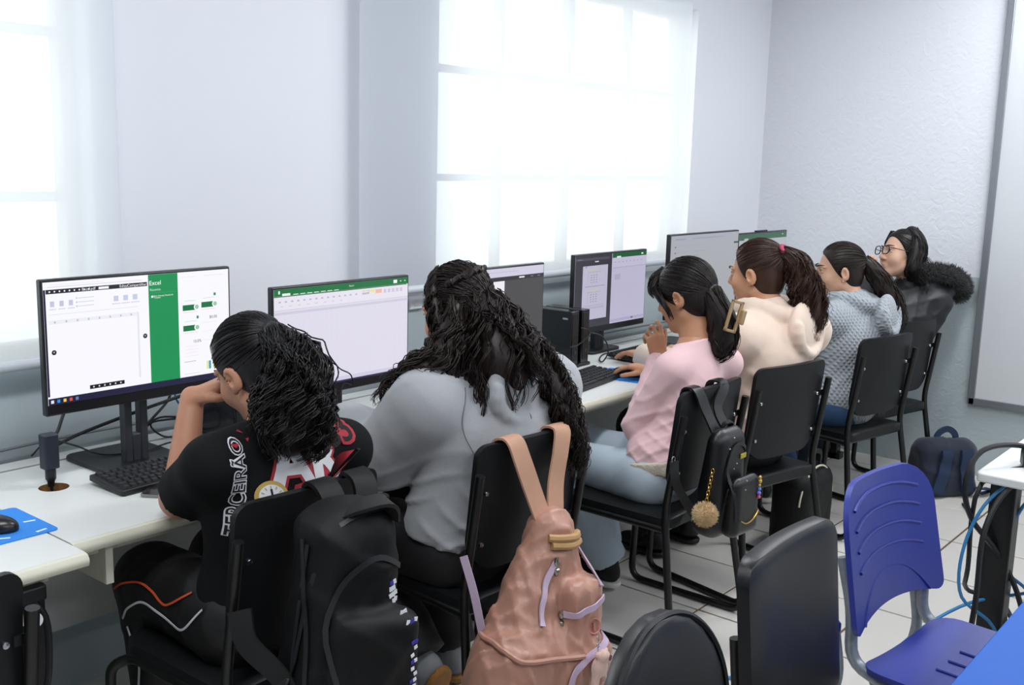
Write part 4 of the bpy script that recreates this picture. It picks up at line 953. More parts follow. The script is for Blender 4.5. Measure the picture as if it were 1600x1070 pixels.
P = catmull([c0+sd*.12+fd*.09+np.array((0, 0, .05)), c0+sd*.17+fd*.1+np.array((0, 0, .04)), c0+sd*.22+fd*.08+np.array((0, 0, .035)), c0+sd*.235+fd*.06+np.array((0, 0, .012)), c0+sd*.17+fd*.08+np.array((0, 0, .01))], 20); bagpart(b4, o4, 'loose_strap', M_NAVY2, P, np.tile((0, 0, 1.), (20, 1)), .03, .004)
pn = thing('pen', 'thin black pen lying on the floor before the navy backpack', 'pen', (5.06, 1.34, .006), math.radians(-62))
MB().tube([(0, -.10, 0), (0, .08, 0)], .005, 8).build('pen_barrel', M_BLACK, pn, smooth=True); MB().tube([(0, .08, 0), (0, .105, 0)], [.005, .001], 8).build('pen_tip', M_CHROME, pn, smooth=True)
# black tote with pale piping between the chairs
o5 = np.array((4.07, 1.72, 0)); b5 = thing('tote_bag', 'black bag with pale piping on the floor between two chairs', 'bag', o5)
s = Solid((3.84, 1.55, -.02), (4.32, 1.92, .42), .008).rbox((4.07, 1.73, .175), (.16, .085, .175), .07).cut((0, 0, .002), (0, 0, -1)); s.folds(.005, WV, 4).build('bag_body', M_BAG, b5, o5)
MB().tube([(.165*math.cos(t), -.05, .20+.16*math.sin(t)) for t in np.linspace(.1, 3.0, 24)], .004, 7).build('piping', mat('pale piping', 'c8c2a8', .6), b5, smooth=True)
P = catmull([(-.08, -.02, .33), (-.06, -.03, .40), (.0, -.03, .42), (.06, -.03, .40), (.08, -.02, .33)], 16); MB().ribbon(P, np.tile((0, -1., 0), (16, 1)), .02, .005).build('carry_handle', M_WEB, b5, smooth=True)
ws = thing('wall_socket', 'white wall socket plate below the middle blind, between two monitors', 'socket', (2.865, WALLY, 1.005))
MB().box((-.036, -.012, -.006), (.036, 0, .046)).build('socket_plate', mat('white socket plastic', 'f2f4f6', .35), ws, bevel=.004)
MB().box((-.012, -.015, .008), (.012, -.011, .032)).build('socket_switch', mat('white socket plastic', 'f2f4f6', .35), ws, bevel=.002)

# ------------------------------------------------------------------ people
def SKIN(name, col): return mat(name, col, .48, var=.06, vscale=35, sss=.12, bump=.08, bscale=300, bdist=.0005)
A3 = lambda *p: np.array(p, float)
unit = lambda v: np.asarray(v, float)/np.linalg.norm(v)
HAIR_R = A3(.080, .101, .094); HAIR_C = A3(0, -.012, .035)
class Head:
    def __init__(s, c, yaw=0, pitch=0, roll=0, k=1.0):
        s.c = A3(*c); s.R = rot('Z', yaw) @ rot('X', pitch) @ rot('Y', roll); s.k = k
    def w(s, p): return s.c + s.R @ (np.asarray(p, float)*s.k)
    def wd(s, d): return s.R @ np.asarray(d, float)
def head_solid(H, neck, h=.0037):
    k = H.k; w = H.w; R = H.R
    lo = np.minimum(H.c-.16, neck-.09); hi = np.maximum(H.c+.17, neck+.09)
    s = Solid(lo, hi, h)
    E = lambda c, r, kk=.015, sub=False, RR=None: s.ell(w(c), np.asarray(r)*k, R if RR is None else R@RR, kk, sub)
    Cn = lambda a, b, ra, rb, kk=.012, sub=False: s.cone(w(a), w(b), ra*k, rb*k, kk, sub)
    E((0, -.012, .035), (.072, .092, .083)); E((0, .028, -.028), (.058, .062, .084), .03)
    Cn((0, .062, -.098), (.046, .0, -.062), .018, .022, .025); Cn((0, .062, -.098), (-.046, .0, -.062), .018, .022, .025)
    for sx in (-1, 1):
        E((sx*.036, .058, -.034), (.024, .022, .024), .03)
        E((sx*.030, .094, .006), (.017, .012, .011), .012, True)
        Cn((sx*.012, .089, .024), (sx*.046, .075, .022), .0075, .006, .012)
        E((sx*.0115, .094, -.037), (.0085, .009, .007), .006)
        # ear
        RR = rot('Z', -sx*22) @ rot('X', -10)
        E((sx*.079, -.012, -.008), (.0085, .019, .031), .006, False, RR); E((sx*.0865, -.006, -.006), (.007, .010, .017), .004, True, RR)
        E((sx*.077, -.002, -.035), (.006, .008, .009), .006)
    Cn((0, .088, .014), (0, .107, -.027), .007, .0105, .012); E((0, .106, -.030), (.011, .010, .009), .006)
    Cn((-.017, .083, -.064), (.017, .083, -.064), .006, .006, .008); Cn((0, .090, -.063), (0, .088, -.064), .0065, .0065, .01); Cn((-.013, .084, -.074), (.013, .084, -.074), .0065, .0065, .008)
    Cn((-.016, .093, -.0688), (.016, .093, -.0688), .0022, .0022, .003, True)
    s.cone(w((0, -.022, -.05)), neck, .050*k, .056, .03)
    return s
def hand(s, W, f, n, side, curl=(25, 30, 20), spread=4, thumb=(35, 20), k=1.0, kk=.006):
    """W wrist, f toward the fingers, n out of the back of the hand, side +1 thumb on +X of the (f, n) frame"""
    f = unit(f); n = unit(np.asarray(n, float)-f*(np.asarray(n, float)@f)); x = np.cross(f, n)*side
    p = lambda a, b, c: W+(x*a+f*b+n*c)*k
    for i, a in enumerate((.028, .010, -.009, -.026)):
        s.cone(p(a*.55, 0, 0), p(a, .082-.004*abs(i-1), .002), .0165*k, .0115*k, .010)
        d = f*math.cos(math.radians((1.2-i)*spread))+x*math.sin(math.radians((1.2-i)*spread)); q = p(a, .082-.004*abs(i-1), .002)
        L = (.040, .044, .041, .033)[i]; ang = 0; r0 = (.0088, .009, .0086, .0078)[i]
        for j, c in enumerate(curl):
            c = c[i] if isinstance(c, (tuple, list)) else c
            ang += c; dd = d*math.cos(math.radians(ang))-n*math.sin(math.radians(ang)); q2 = q+dd*L*k*(1, .66, .52)[j]
            s.cone(q, q2, r0*k*(1-.08*j), r0*k*(.92-.08*j), .003); q = q2
    q = p(.022, .018, -.006); d = unit(x*math.sin(math.radians(thumb[0]))+f*math.cos(math.radians(thumb[0]))-n*.25)
    s.cone(p(.010, .005, 0), q, .015*k, .014*k, .01); q2 = q+d*.042*k; s.cone(q, q2, .0125*k, .0105*k, .006)
    d2 = unit(d*math.cos(math.radians(thumb[1]))-x*math.sin(math.radians(thumb[1]))); q3 = q2+d2*.03*k; s.cone(q2, q3, .0102*k, .009*k, .003); s.cone(q3, q3+d2*.018*k, .009*k, .0075*k, .003)
    return s
def torso(s, J, g, wst=.15, dep=.105, sh=.052, hip=.165, k=.05, arms=True, armr=(.052, .043, .034), neckr=.06):
    P, C, N, LS, RS = (A3(*J[q]) for q in ('pel', 'chest', 'neck', 'LS', 'RS'))
    sx = unit(RS-LS); up = unit(C-P); fw = unit(np.cross(up, sx)); R = np.stack([unit(np.cross(fw, up)), fw, up], 1)
    s.ell(P+A3(0, 0, .02), (hip+g, .125+g, .11+g), R, k)
    s.ell(P*.52+C*.48, (wst+g, dep+g, .17), R, k)
    up2 = unit(N-C); fw2 = unit(np.cross(up2, sx)); R2 = np.stack([sx, fw2, unit(np.cross(sx, fw2))], 1)
    s.ell(C, (wst+.012+g, dep+.012+g, .16), R2, k)
    m = (LS+RS)/2; s.cone(LS*.86+m*.14, RS*.86+m*.14, sh+g, sh+g, k)
    for S in (LS, RS): s.cone(N*.9+m*.1, S, neckr*.8+g*.6, sh*.9+g, .04)
    s.cone(C, N, .085+g, neckr+g*.5, .04)
    if arms:
        for a in 'LR':
            S, E, W = (A3(*J[a+q]) for q in 'SEW'); d = unit(W-E)
            s.cone(S, S*.7+E*.3, armr[0]+g, armr[0]*.7+armr[1]*.3+g, .03); s.cone(S, E, armr[0]+g, armr[1]+g, .010); s.cone(E, W, armr[1]+g, armr[2]+g*.8, .010, cut=(W, d))
def legs(s, J, g, th=.078, kn=.056, an=.043, hip=.155):
    P = A3(*J['pel']); s.ell(P+A3(0, .01, -.005), (hip+g, .12+g, .095+g), None, .04)
    for a in 'LR':
        Hp, K, An = (A3(*J[a+q]) for q in ('H', 'K', 'A'))
        s.cone(Hp, K, th+g, kn+g, .04); s.cone(K, An, kn+g, an+g, .025, cut=(An, unit(An-K)))
def shoe(parent, org, An, toe, up, m_up, m_sole, name='shoe', k=1.0, sole_t=.013):
    f = unit(np.asarray(toe)-An); up = unit(np.asarray(up)-f*(np.asarray(up)@f)); x = np.cross(f, up); R = np.stack([x, f, up], 1)
    C = lambda a, b, c: A3(*An)+R@(A3(a, b, c)*k)
    lo = np.minimum(C(0, -.05, -.1), C(0, .2, .02))-.09; hi = np.maximum(C(0, -.05, -.1), C(0, .2, .02))+.09
    s = Solid(lo, hi, .005); s.ell(C(0, .0, -.045), A3(.036, .055, .045)*k, R, .02).ell(C(0, .10, -.062), A3(.042, .075, .03)*k, R, .03).cone(C(0, 0, -.02), C(0, .0, .03), .038*k, .040*k, .02)
    s.cut(C(0, 0, -.078), -up); s.cut(C(0, 0, .03), up); o = s.build(name, m_up, parent, org)
    s = Solid(lo, hi, .005); s.ell(C(0, .0, -.08), A3(.040, .060, .05)*k, R, .02).ell(C(0, .10, -.08), A3(.046, .080, .05)*k, R, .04)
    s.cut(C(0, 0, -.076), up); s.cut(C(0, 0, -.076-sole_t*1.6), -up); s.build('sole', m_sole, o, org)
    return o
def hood(s, N, back, up, side, w=.11, drop=.17, r=.028, ob=.15):
    """hood lying on the back: a thick rolled collar and a hanging pouch"""
    N = A3(*N); b = unit(back); u = unit(up); x = unit(side); P = []
    for t in np.linspace(-1, 1, 13):
        a = t*math.pi*.86; P.append(N+x*(w*.78*math.sin(a))+b*(ob*.62*math.cos(a)-.01)+u*(.042-.055*max(0, math.cos(a))))
    for i in range(12): s.cone(P[i], P[i+1], r*(.75+.4*math.cos((i-5.5)/6)), r*(.75+.4*math.cos((i-5.5)/6)), .015)
    c = N+b*(ob-.035)-u*drop*.34; R = np.stack([x, b, u], 1)@rot('X', -6)
    s.ell(c, (w*1.08, .040, drop*.60), R, .012)
    Q = [c+x*w*.98*math.sin(t)+b*.024-u*(drop*.46*math.cos(t)) for t in np.linspace(-1.9, 1.9, 13)]
    for i in range(12): s.cone(Q[i], Q[i+1], .020, .020, .008)
def eyes(H, parent, org, iris='20120c', brows=True, hairc=None, lids=None):
    for sx in (-1, 1):
        c = H.w((sx*.030, .0745, .006)); mb = MB()
        mb.m = 0; mb.lathe([(.0125*math.sin(a)*H.k, .0125*math.cos(a)*H.k) for a in np.linspace(0, math.pi, 11)], c-org, 14)
        f = H.wd((0, 1, 0)); mb.m = 1
        mb.lathe([(0, .0131*H.k), (.004, .0128*H.k), (.0056, .0118*H.k)], c-org, 12, 'z', H.R@rot('X', -90)@rot('Z', 0))
        mb.build('eye', [mat('eye white', 'd8d2cc', .25), mat('iris '+iris, iris, .2)], parent, smooth=True)
        s = Solid(c-.03, c+.03, .0022); s.ell(c+H.wd((0, -.0012, .0042)), A3(.0150, .0150, .0105)*H.k, H.R, .003).ell(c+H.wd((0, -.002, -.0075)), A3(.0148, .0140, .0075)*H.k, H.R, .003)
        s.cone(c+H.wd((-.014, .0115, .0005)), c+H.wd((.014, .0115, .0005)), .0034, .0034, .002, True); s.build('eyelid', lids, parent, org)
        P = [H.w((sx*(.013+.036*t), .1015-.030*t**1.8, .0225+.008*math.sin(t*2.3))) for t in np.linspace(0, 1, 9)]
        MB().tube([p-org for p in P], np.array([.0026, .0034, .0036, .0034, .003, .0026, .002, .0015, .0008]), 6).build('eyebrow', hairc, parent, smooth=True)
        P = [H.w((sx*.030+u*.0145, .0865-.004*abs(u)**2, .0075+.0028*(1-u*u))) for u in np.linspace(-1, 1, 9)]
        MB().tube([p-org for p in P], .0009, 5).build('eyelash', hairc, parent, smooth=True)
def hair_cap(H, cut_n=(0, .88, -.47), cut_p=(0, .066, .074), nape=-.085, ear=True, r=HAIR_R, h=.004, low=True):
    s = Solid(H.c-.17, H.c+.17, h); s.ell(H.w(HAIR_C), r*H.k, H.R, 0)
    if low: s.ell(H.w((0, -.045, -.03)), A3(.068, .058, .065)*H.k, H.R, .03)
    s.cut(H.w(cut_p), H.wd(cut_n), .012); s.cut(H.w((0, 0, nape)), H.wd((0, 0, -1)), .01)
    if ear:
        for sx in (-1, 1): s.ell(H.w((sx*.092, -.006, -.012)), A3(.030, .026, .036)*H.k, H.R, .008, True)
    return s
def cap_strands(H, tie, n, rg, sr=.0014, r=HAIR_R, cut_n=(0, .88, -.47), cut_p=(0, .066, .074), lift=.001, K=14, wave=.0, over=None):
    """strands combed over the scalp towards a gathering point (head coordinates)"""
    K = 10; n = int(n*.75); sr *= 1.2; T = unit((np.asarray(tie, float)-HAIR_C)/r); U = []
    while len(U) < n:
        u = unit(rg.randn(3)); p = HAIR_C+u*r
        if (p-np.asarray(cut_p))@np.asarray(cut_n) > 0 or p[2] < -.06: continue
        if abs(p[0]) > .05 and (p[1]+.006)**2+(p[2]+.012)**2 < .034**2: continue
        U.append(u)
    U = np.array(U); t = np.linspace(0, 1, K); om = np.arccos(np.clip(U@T, -.999, .999))
    A = (np.sin((1-t)[None]*om[:, None])/np.sin(om)[:, None])[..., None]*U[:, None]+(np.sin(t[None]*om[:, None])/np.sin(om)[:, None])[..., None]*T
    ph = rg.rand(n)[:, None, None]*6.28
    P = HAIR_C+A*(r+lift+.004*rg.rand(n)[:, None, None]*1.0-.002)+wave*np.sin(t*14)[None, :, None]*np.concatenate([np.cos(ph), np.sin(ph), np.cos(ph*2)], 2)
    P = P*H.k@H.R.T+H.c
    return P, sr*(.7+.6*rg.rand(n))[:, None]*np.interp(t, [0, .1, 1], [.3, 1, 1])[None]
def lobe(s, guide, rad, f=.8, n=14, k=.03, end=.86):
    G = catmull(guide, n*4)[:int(n*4*end):4]; n = len(G); R = np.interp(np.linspace(0, end, n), np.linspace(0, 1, len(rad)), rad)*f*np.interp(np.linspace(0, 1, n), [0, .75, 1], [1, 1, .45])
    s.chain(G, R, k)
def make_hair(parent, org, m, solids, groups, name='hair'):
    parts = [s.mesh() for s in solids]+[strands_mesh([g]) for g in groups]
    V, F = join_meshes(parts); return link(name, raw_mesh(name, V-org, F, m), parent)
def hair_mat(name, c1, c2):
    return mat(name, c1, .42, var=.35, vscale=55, col2=c2, spec=.32, bump=.35, bscale=160, stretch=(1, 1, .25), bdist=.002)
def body_core(J, extra, org, name, skin, label):
    """one body mesh: head and neck, arms with hands, and the trunk and legs under the clothes"""
    c = Solid(A3(*J['pel'])-A3(.75, .75, .62), A3(*J['pel'])+A3(.75, .95, .62), .014)
    torso(c, J, -.016, J.get('wst', .15), J.get('dep', .105), hip=J.get('hip', .13)); legs(c, J, -.018, hip=.12)
    V, F = join_meshes([c.mesh()]+[e.mesh() for e in extra])
    o = link(name, raw_mesh(name, V-org, F, skin)); o.location = org
    return tag(o, label, 'person', 'people seated along the computer desks')
def arm_solid(J, a, g=0, h=.004, armr=(.048, .040, .029), frm='E'):
    E, W = A3(*J[a+'E']), A3(*J[a+'W']); lo = np.minimum(E, W)-.2; hi = np.maximum(E, W)+.2
    s = Solid(lo, hi, h)
    if frm == 'S':
        S = A3(*J[a+'S']); s = Solid(np.minimum(lo, S-.1), np.maximum(hi, S+.1), h); s.cone(S, E, armr[0], armr[1], .02); s.cone(E, W, armr[1]*1.02, armr[2], .02)
    else: s.cone(E*.45+W*.55, W, armr[2]*1.12, armr[2], .01)
    return s
BOX = lambda J, m=.0: (np.min([A3(*v) for k, v in J.items() if isinstance(v, tuple)], 0)-.2, np.max([A3(*v) for k, v in J.items() if isinstance(v, tuple)], 0)+.2)
FOLD = [(30, 35, 50), (-35, 25, 60), (45, -30, 45)]
GUM = mat('gum rubber sole', 'a8743a', .6, bump=.9, bscale=160, bdist=.003); WSOLE = mat('white rubber sole', 'cfcfcb', .5)

# ---- person in the black T-shirt
J = dict(pel=(1.44, 1.885, .545), chest=(1.455, 1.875, .80), neck=(1.475, 1.895, .965), LS=(1.30, 1.885, .905), LE=(1.335, 2.065, .785), LW=(1.415, 2.125, 1.0), RS=(1.64, 1.845, .885), RE=(1.70, 2.04, .79), RW=(1.60, 2.19, .785),
         LH=(1.36, 1.88, .53), LK=(1.345, 2.20, .545), LA=(1.34, 2.12, .10), RH=(1.53, 1.86, .53), RK=(1.58, 2.24, .53), RA=(1.56, 2.2, .10))
org = A3(1.44, 1.86, 0); H = Head((1.477, 1.968, 1.085), 4, -24, -7)
skin = SKIN('tan skin', 'b98468'); rg = np.random.RandomState(1)
aL = arm_solid(J, 'L', frm='S', armr=(.05, .042, .027)); hand(aL, A3(*J['LW']), (.75, -.45, .38), (-.3, .2, 1), 1, curl=(30, 60, 40), spread=2)
aR = arm_solid(J, 'R', frm='S', armr=(.05, .042, .027)); hand(aR, A3(*J['RW']), (-.6, .8, -.05), (0, .1, 1), -1)
p1 = body_core(J, [head_solid(H, A3(*J['neck'])), aL, aR], org, 'person', skin, 'person in a black printed T-shirt resting the chin on a hand, nearest the camera')
m_hair = hair_mat('black hair', '0c0b0c', '1c191a')
s = Solid((1.15, 1.62, .50), (1.86, 2.2, 1.02), .0065); torso(s, J, .010, .145, .105, .05, .16, arms=False)
for a, e in (('L', .68), ('R', .68)):
    S, E = A3(*J[a+'S']), A3(*J[a+'E']); d = unit(E-S); s.cone(S, E, .066, .066, .03, cut=(S*(1-e)+E*e+d*.02, d))
s.cut((1.475, 1.905, .985), (0, .25, 1), .01); s.folds(.008, FOLD, 21, zr=(.72, .9)); s.build('t_shirt', mat('black cotton jersey', '0c0d0f', .85, bump=.25, bscale=300, spec=.2, bdist=.001), p1, org); tee = s.bvh()
s = Solid((1.1, 1.6, .06), (1.8, 2.45, .76), .009); legs(s, J, .02, .085, .066, .06); s.folds(.007, [(30, 50, 30), (-40, 30, 50), (20, 60, -30)], 9); s.build('trousers', mat('black track pants', '0a0a0b', .55, bump=.2, bscale=60, bdist=.004), p1, org); bvt = s.bvh()
for nm, hx, pts in (('orange piping', 'c8502a', [(2.216, .545), (2.162, .576), (2.086, .580), (2.03, .563), (1.997, .569), (1.938, .607)]), ('white piping', 'c8c8cc', [(2.19, .478), (2.16, .515), (2.104, .544), (2.026, .540), (1.941, .528), (1.876, .59)]), ('white piping', 'c8c8cc', [(2.177, .461), (2.16, .426), (2.141, .384), (2.138, .30), (2.13, .15)])):
    P, N = on(bvt, [(1.0, y, z) for y, z in pts], (1, 0, 0), .002, 44); MB().ribbon(P-org, N, .005, .0015).build('piping_stripe', mat(nm, hx, .6), p1, smooth=True)
for a in 'LR': shoe(p1, org, A3(*J[a+'A']), A3(*J[a+'A'])+A3(0, .1, 0), (0, 0, 1), M_BLACK, WSOLE)
tie = (-.0, -.115, .055); g1 = [H.w((.0, -.095, .055)), A3(1.475, 1.82, 1.105), A3(1.455, 1.795, 1.03), A3(1.435, 1.785, .96), A3(1.425, 1.785, .91)]
lb = Solid((1.28, 1.60, .80), (1.70, 2.0, 1.25), .006); lobe(lb, g1, [.03, .075, .088, .08, .035], .66)
make_hair(p1, org, m_hair, [hair_cap(H, (0, .9, -.42), (0, .070, .07)), lb], [cap_strands(H, tie, 700, rg, .0013, cut_n=(0, .9, -.42), cut_p=(0, .070, .07)), bundle(g1, [.03, .078, .092, .088, .06], 3000, .0075, .052, .0014, rg, K=48, tmin=.55, jit=.5, clump=12, cs=.0035), bundle(g1, [.035, .085, .10, .096, .075], 160, .010, .036, .0011, rg, K=52, tmin=.5, jit=.6)])
MB().tube([H.w((.0, -.108, .055))+(.024*math.cos(t)*H.wd((1, 0, 0))+.024*math.sin(t)*H.wd((0, .3, 1)))-org for t in np.linspace(0, 6.283, 17)[:-1]], .006, 7, closed=True).build('hair_tie', M_BLACK, p1, smooth=True)
MB().tube([p-org for p in catmull([(1.52, 1.80, 1.125), (1.55, 1.78, 1.115), (1.565, 1.77, 1.10), (1.59, 1.765, 1.085), (1.595, 1.765, 1.06), (1.575, 1.77, 1.065), (1.56, 1.77, 1.04)], 24)], .0016, 6).build('loose_curl', m_hair, p1, smooth=True)
eyes(H, p1, org, lids=skin, hairc=m_hair)
# print on the back of the shirt: drawn flat, laid on the cloth
def decal(parent, org, bvh, V, F, m, name, c, ux, uz, d, off=.002, sub=.012):
    import bmesh
    bm = bmesh.new(); vs = [bm.verts.new((v[0], v[1], 0)) for v in V]
    for f in F:
        try: bm.faces.new([vs[i] for i in f])
        except ValueError: pass
    bmesh.ops.triangulate(bm, faces=bm.faces[:])
    for _ in range(4):
        ed = [e for e in bm.edges if e.calc_length() > sub]
        if not ed: break
        bmesh.ops.subdivide_edges(bm, edges=ed, cuts=1, use_grid_fill=False); bmesh.ops.triangulate(bm, faces=bm.faces[:])
    c = A3(*c); ux = A3(*ux); uz = A3(*uz); d = unit(d); W = []
    for v in bm.verts:
        q, n = cast(bvh, c+ux*v.co.x+uz*v.co.y-d*.4, d, off); W.append(q-org)
    bm.verts.index_update(); FF = [tuple(v.index for v in f.verts) for f in bm.faces]; bm.free()
    return link(name, raw_mesh(name, W, FF, m, True), parent)
ink_w, ink_r, ink_g, ink_k = mat('white shirt ink', 'd8d8dc', .7), mat('red shirt ink', 'a3192c', .7), mat('gold shirt ink', 'b59a4a', .5), mat('black shirt ink', '0a0a0b', .8)
bd = (.06, 1, 0); bx = (1, -.06, 0); bz = (0, .10, 1)
def rect(x0, y0, x1, y1): return [(x0, y0), (x1, y0), (x1, y1), (x0, y1)], [(0, 1, 2, 3)]
def T(txt, size, bold=0, sx=1, ang=0, dx=0, dy=0):
    V, F = text_mesh(txt, size, bold=bold); c, sn = math.cos(math.radians(ang)), math.sin(math.radians(ang))
    return [(dx+c*v[0]*sx-sn*v[1], dy+sn*v[0]*sx+c*v[1]) for v in V], F
PC = (1.46, 1.78, .889)
for (V, F), m, nm, off in ((T('TERCEIRÃO', .040, .0022, 1.0, 86, -.145, -.022), ink_w, 'shirt_lettering', .0016), (T('TERCEIRÃO', .040, 0, 1.0, 86, -.145, -.022), ink_k, 'shirt_lettering', .0022),
                           (T('AR', .135, .012, 1.05, -3, .015, .01), ink_r, 'shirt_print', .0014), (T('AR', .135, .006, 1.05, -3, .015, .01), ink_w, 'shirt_print', .0022),
                           (T('VA', .10, .012, 1.4, 4, .0, -.075), ink_r, 'shirt_print', .0016), (T('VA', .10, .004, 1.4, 4, .0, -.075), ink_w, 'shirt_print', .0024),
                           (T('S3', .075, .008, 1, 10, .125, .055), ink_r, 'shirt_print', .0026), (T('S3', .075, .001, 1, 10, .125, .055), ink_k, 'shirt_print', .0032)):
    decal(p1, org, tee, V, F, m, nm, PC, bx, bz, bd, off)
def disc(cx, cy, r, n=28): return [(cx+r*math.cos(2*math.pi*k/n), cy+r*math.sin(2*math.pi*k/n)) for k in range(n)], [tuple(range(n))]
decal(p1, org, tee, *disc(-.085, -.045, .034), ink_g, 'clock_print', PC, bx, bz, bd, .0034); decal(p1, org, tee, *disc(-.085, -.045, .026), ink_w, 'clock_print', PC, bx, bz, bd, .0040)
for k in range(12):
    a = k*math.pi/6; V = [(-.085+math.cos(a+e)*r, -.045+math.sin(a+e)*r) for r, e in ((.017, -.06), (.023, -.05), (.023, .05), (.017, .06))]; decal(p1, org, tee, V, [(0, 1, 2, 3)], ink_g, 'clock_mark', PC, bx, bz, bd, .0046)
decal(p1, org, tee, *rect(-.087, -.045, -.083, -.028), ink_k, 'clock_hand', PC, bx, bz, bd, .0048); decal(p1, org, tee, *rect(-.085, -.047, -.073, -.043), ink_k, 'clock_hand', PC, bx, bz, bd, .0048)
rr = random.Random(6)
for k in range(16):
    x, y = rr.uniform(-.13, .13), rr.choice((-.11, -.1, .085, .07)); a = rr.uniform(0, 3); L = rr.uniform(.012, .03)
    V = [(x, y), (x+L*math.cos(a), y+L*math.sin(a)*.6), (x+L*.5*math.cos(a+.8), y+L*.5*math.sin(a+.8))]; decal(p1, org, tee, V, [(0, 1, 2)], ink_r if k % 3 else ink_w, 'paint_splash', PC, bx, bz, bd, .002)

# ---- person in the grey hoodie with long curls
J = dict(pel=(2.11, 1.838, .55), chest=(2.14, 1.825, .83), neck=(2.15, 1.865, 1.0), LS=(1.945, 1.865, .93), LE=(1.94, 2.0, .785), LW=(2.03, 2.28, .80), RS=(2.42, 1.84, .915), RE=(2.56, 2.03, .80), RW=(2.40, 2.27, .785),
         LH=(2.02, 1.83, .53), LK=(1.98, 2.22, .52), LA=(1.965, 1.90, .21), RH=(2.22, 1.80, .53), RK=(2.26, 2.22, .52), RA=(2.24, 2.03, .105))
org = A3(2.11, 1.79, 0); H = Head((2.145, 1.945, 1.155), 0, -14, 0, 1.04); rg = np.random.RandomState(2)
skin = SKIN('light tan skin', 'bd8a6c')
aL = arm_solid(J, 'L'); hand(aL, A3(*J['LW']), (.5, .85, -.03), (0, 0, 1), 1); aR = arm_solid(J, 'R'); hand(aR, A3(*J['RW']), (-.5, .85, -.03), (0, 0, 1), -1)
p2 = body_core(J, [head_solid(H, A3(*J['neck'])), aL, aR], org, 'person', skin, 'person in a grey hoodie with very long dark curls')
m_grey = mat('heather grey fleece', '9b9da1', .95, var=.14, vscale=420, sheen=.3, bump=.15, bscale=500, bdist=.0008)
s = Solid((1.70, 1.50, .50), (2.80, 2.42, 1.14), .008); torso(s, J, .022, .19, .135, .062, .20, .06, True, (.084, .078, .048)); s.cut((2.1, 1.7, .565), (.0, .12, -1), .01)
hood(s, A3(*J['neck']), (0, -1, .15), (0, .15, 1), (1, 0, 0), .115, .17, .028, .165)
s.folds(.020, [(30, 35, 80), (-35, 30, 95), (45, -40, 70), (20, 50, 110)], 31, zr=(.68, .90)); s.build('hoodie', m_grey, p2, org)
for a, ps in (('L', [(1.995, 1.765, .99), (1.955, 1.74, .92), (1.965, 1.745, .84), (2.0, 1.73, .77)]),):
    bvg = s.bvh(); P, N = on(bvg, [A3(*q)-A3(0, .3, 0) for q in ps], (0, 1, 0), .0008, 24); MB().tube(P-org, .0014, 5).build('sleeve_seam', mat('grey seam', '6a6c70', .9), p2, smooth=True)
s = Solid((1.75, 1.55, .06), (2.5, 2.4, .72), .01); legs(s, J, .022, .092, .068, .055, .185); s.folds(.006, [(30, 50, 30), (-40, 30, 50)], 9); s.build('trousers', mat('black trousers', '131316', .7, bump=.2, bscale=80, bdist=.003), p2, org)
m_sneak = mat('grey suede', '8f9296', .8)
shoe(p2, org, A3(*J['LA']), A3(*J['LA'])+A3(.03, .06, -.12), (.05, .9, .45), m_sneak, GUM); shoe(p2, org, A3(*J['RA']), A3(*J['RA'])+A3(.03, .12, 0), (0, 0, 1), m_sneak, GUM)
m_hair2 = hair_mat('very dark brown curls', '100c0b', '2a1d18')
gs = [([(2.145, 1.87, 1.19), (2.14, 1.82, 1.14), (2.125, 1.77, 1.06), (2.12, 1.735, .98), (2.15, 1.72, .91)], [.06, .085, .11, .105, .045], 1500),
      ([(2.085, 1.90, 1.20), (2.05, 1.87, 1.13), (2.005, 1.86, 1.06), (1.945, 1.90, 1.0), (1.90, 1.96, .945), (1.885, 1.99, .90)], [.02, .045, .062, .06, .042, .012], 900),
      ([(2.19, 1.88, 1.20), (2.215, 1.82, 1.13), (2.24, 1.75, 1.05), (2.26, 1.69, .96), (2.27, 1.645, .88), (2.265, 1.61, .80), (2.24, 1.59, .72)], [.02, .04, .052, .05, .045, .036, .016], 1300),
      ([(2.215, 1.93, 1.18), (2.255, 1.91, 1.11), (2.31, 1.87, 1.03), (2.36, 1.81, .95), (2.36, 1.74, .86), (2.35, 1.70, .80)], [.015, .03, .036, .036, .03, .01], 420),
      ([(2.06, 1.77, 1.02), (2.03, 1.735, .95), (2.05, 1.715, .88), (2.09, 1.69, .81), (2.115, 1.68, .775)], [.015, .02, .016, .010, .003], 40),
      ([(2.16, 1.74, .98), (2.15, 1.70, .91), (2.14, 1.69, .85), (2.15, 1.68, .80)], [.02, .02, .014, .004], 40)]
sol = [hair_cap(H, (0, .97, -.22), (0, .062, .06), ear=False, nape=-.11)]; grp = [cap_strands(H, (0, -.11, .02), 700, rg, .0014, cut_n=(0, .9, -.42), cut_p=(0, .06, .07), wave=.003, lift=.004)]
for g, r, n in gs:
    if n > 100:
        lb = Solid(np.min(g, 0)-.15, np.max(g, 0)+.15, .008); lobe(lb, g, r, .60); sol.append(lb)
    grp.append(bundle(g, r, n, .0080 if n > 100 else .006, .066, .0015, rg, K=52, tmin=.65, jit=.4, clump=12 if n > 100 else 10, cs=.0035))
    if n > 100: grp.append(bundle(g, np.array(r)*1.1, n//9, .010, .058, .0011, rg, K=52, tmin=.5, jit=.6))
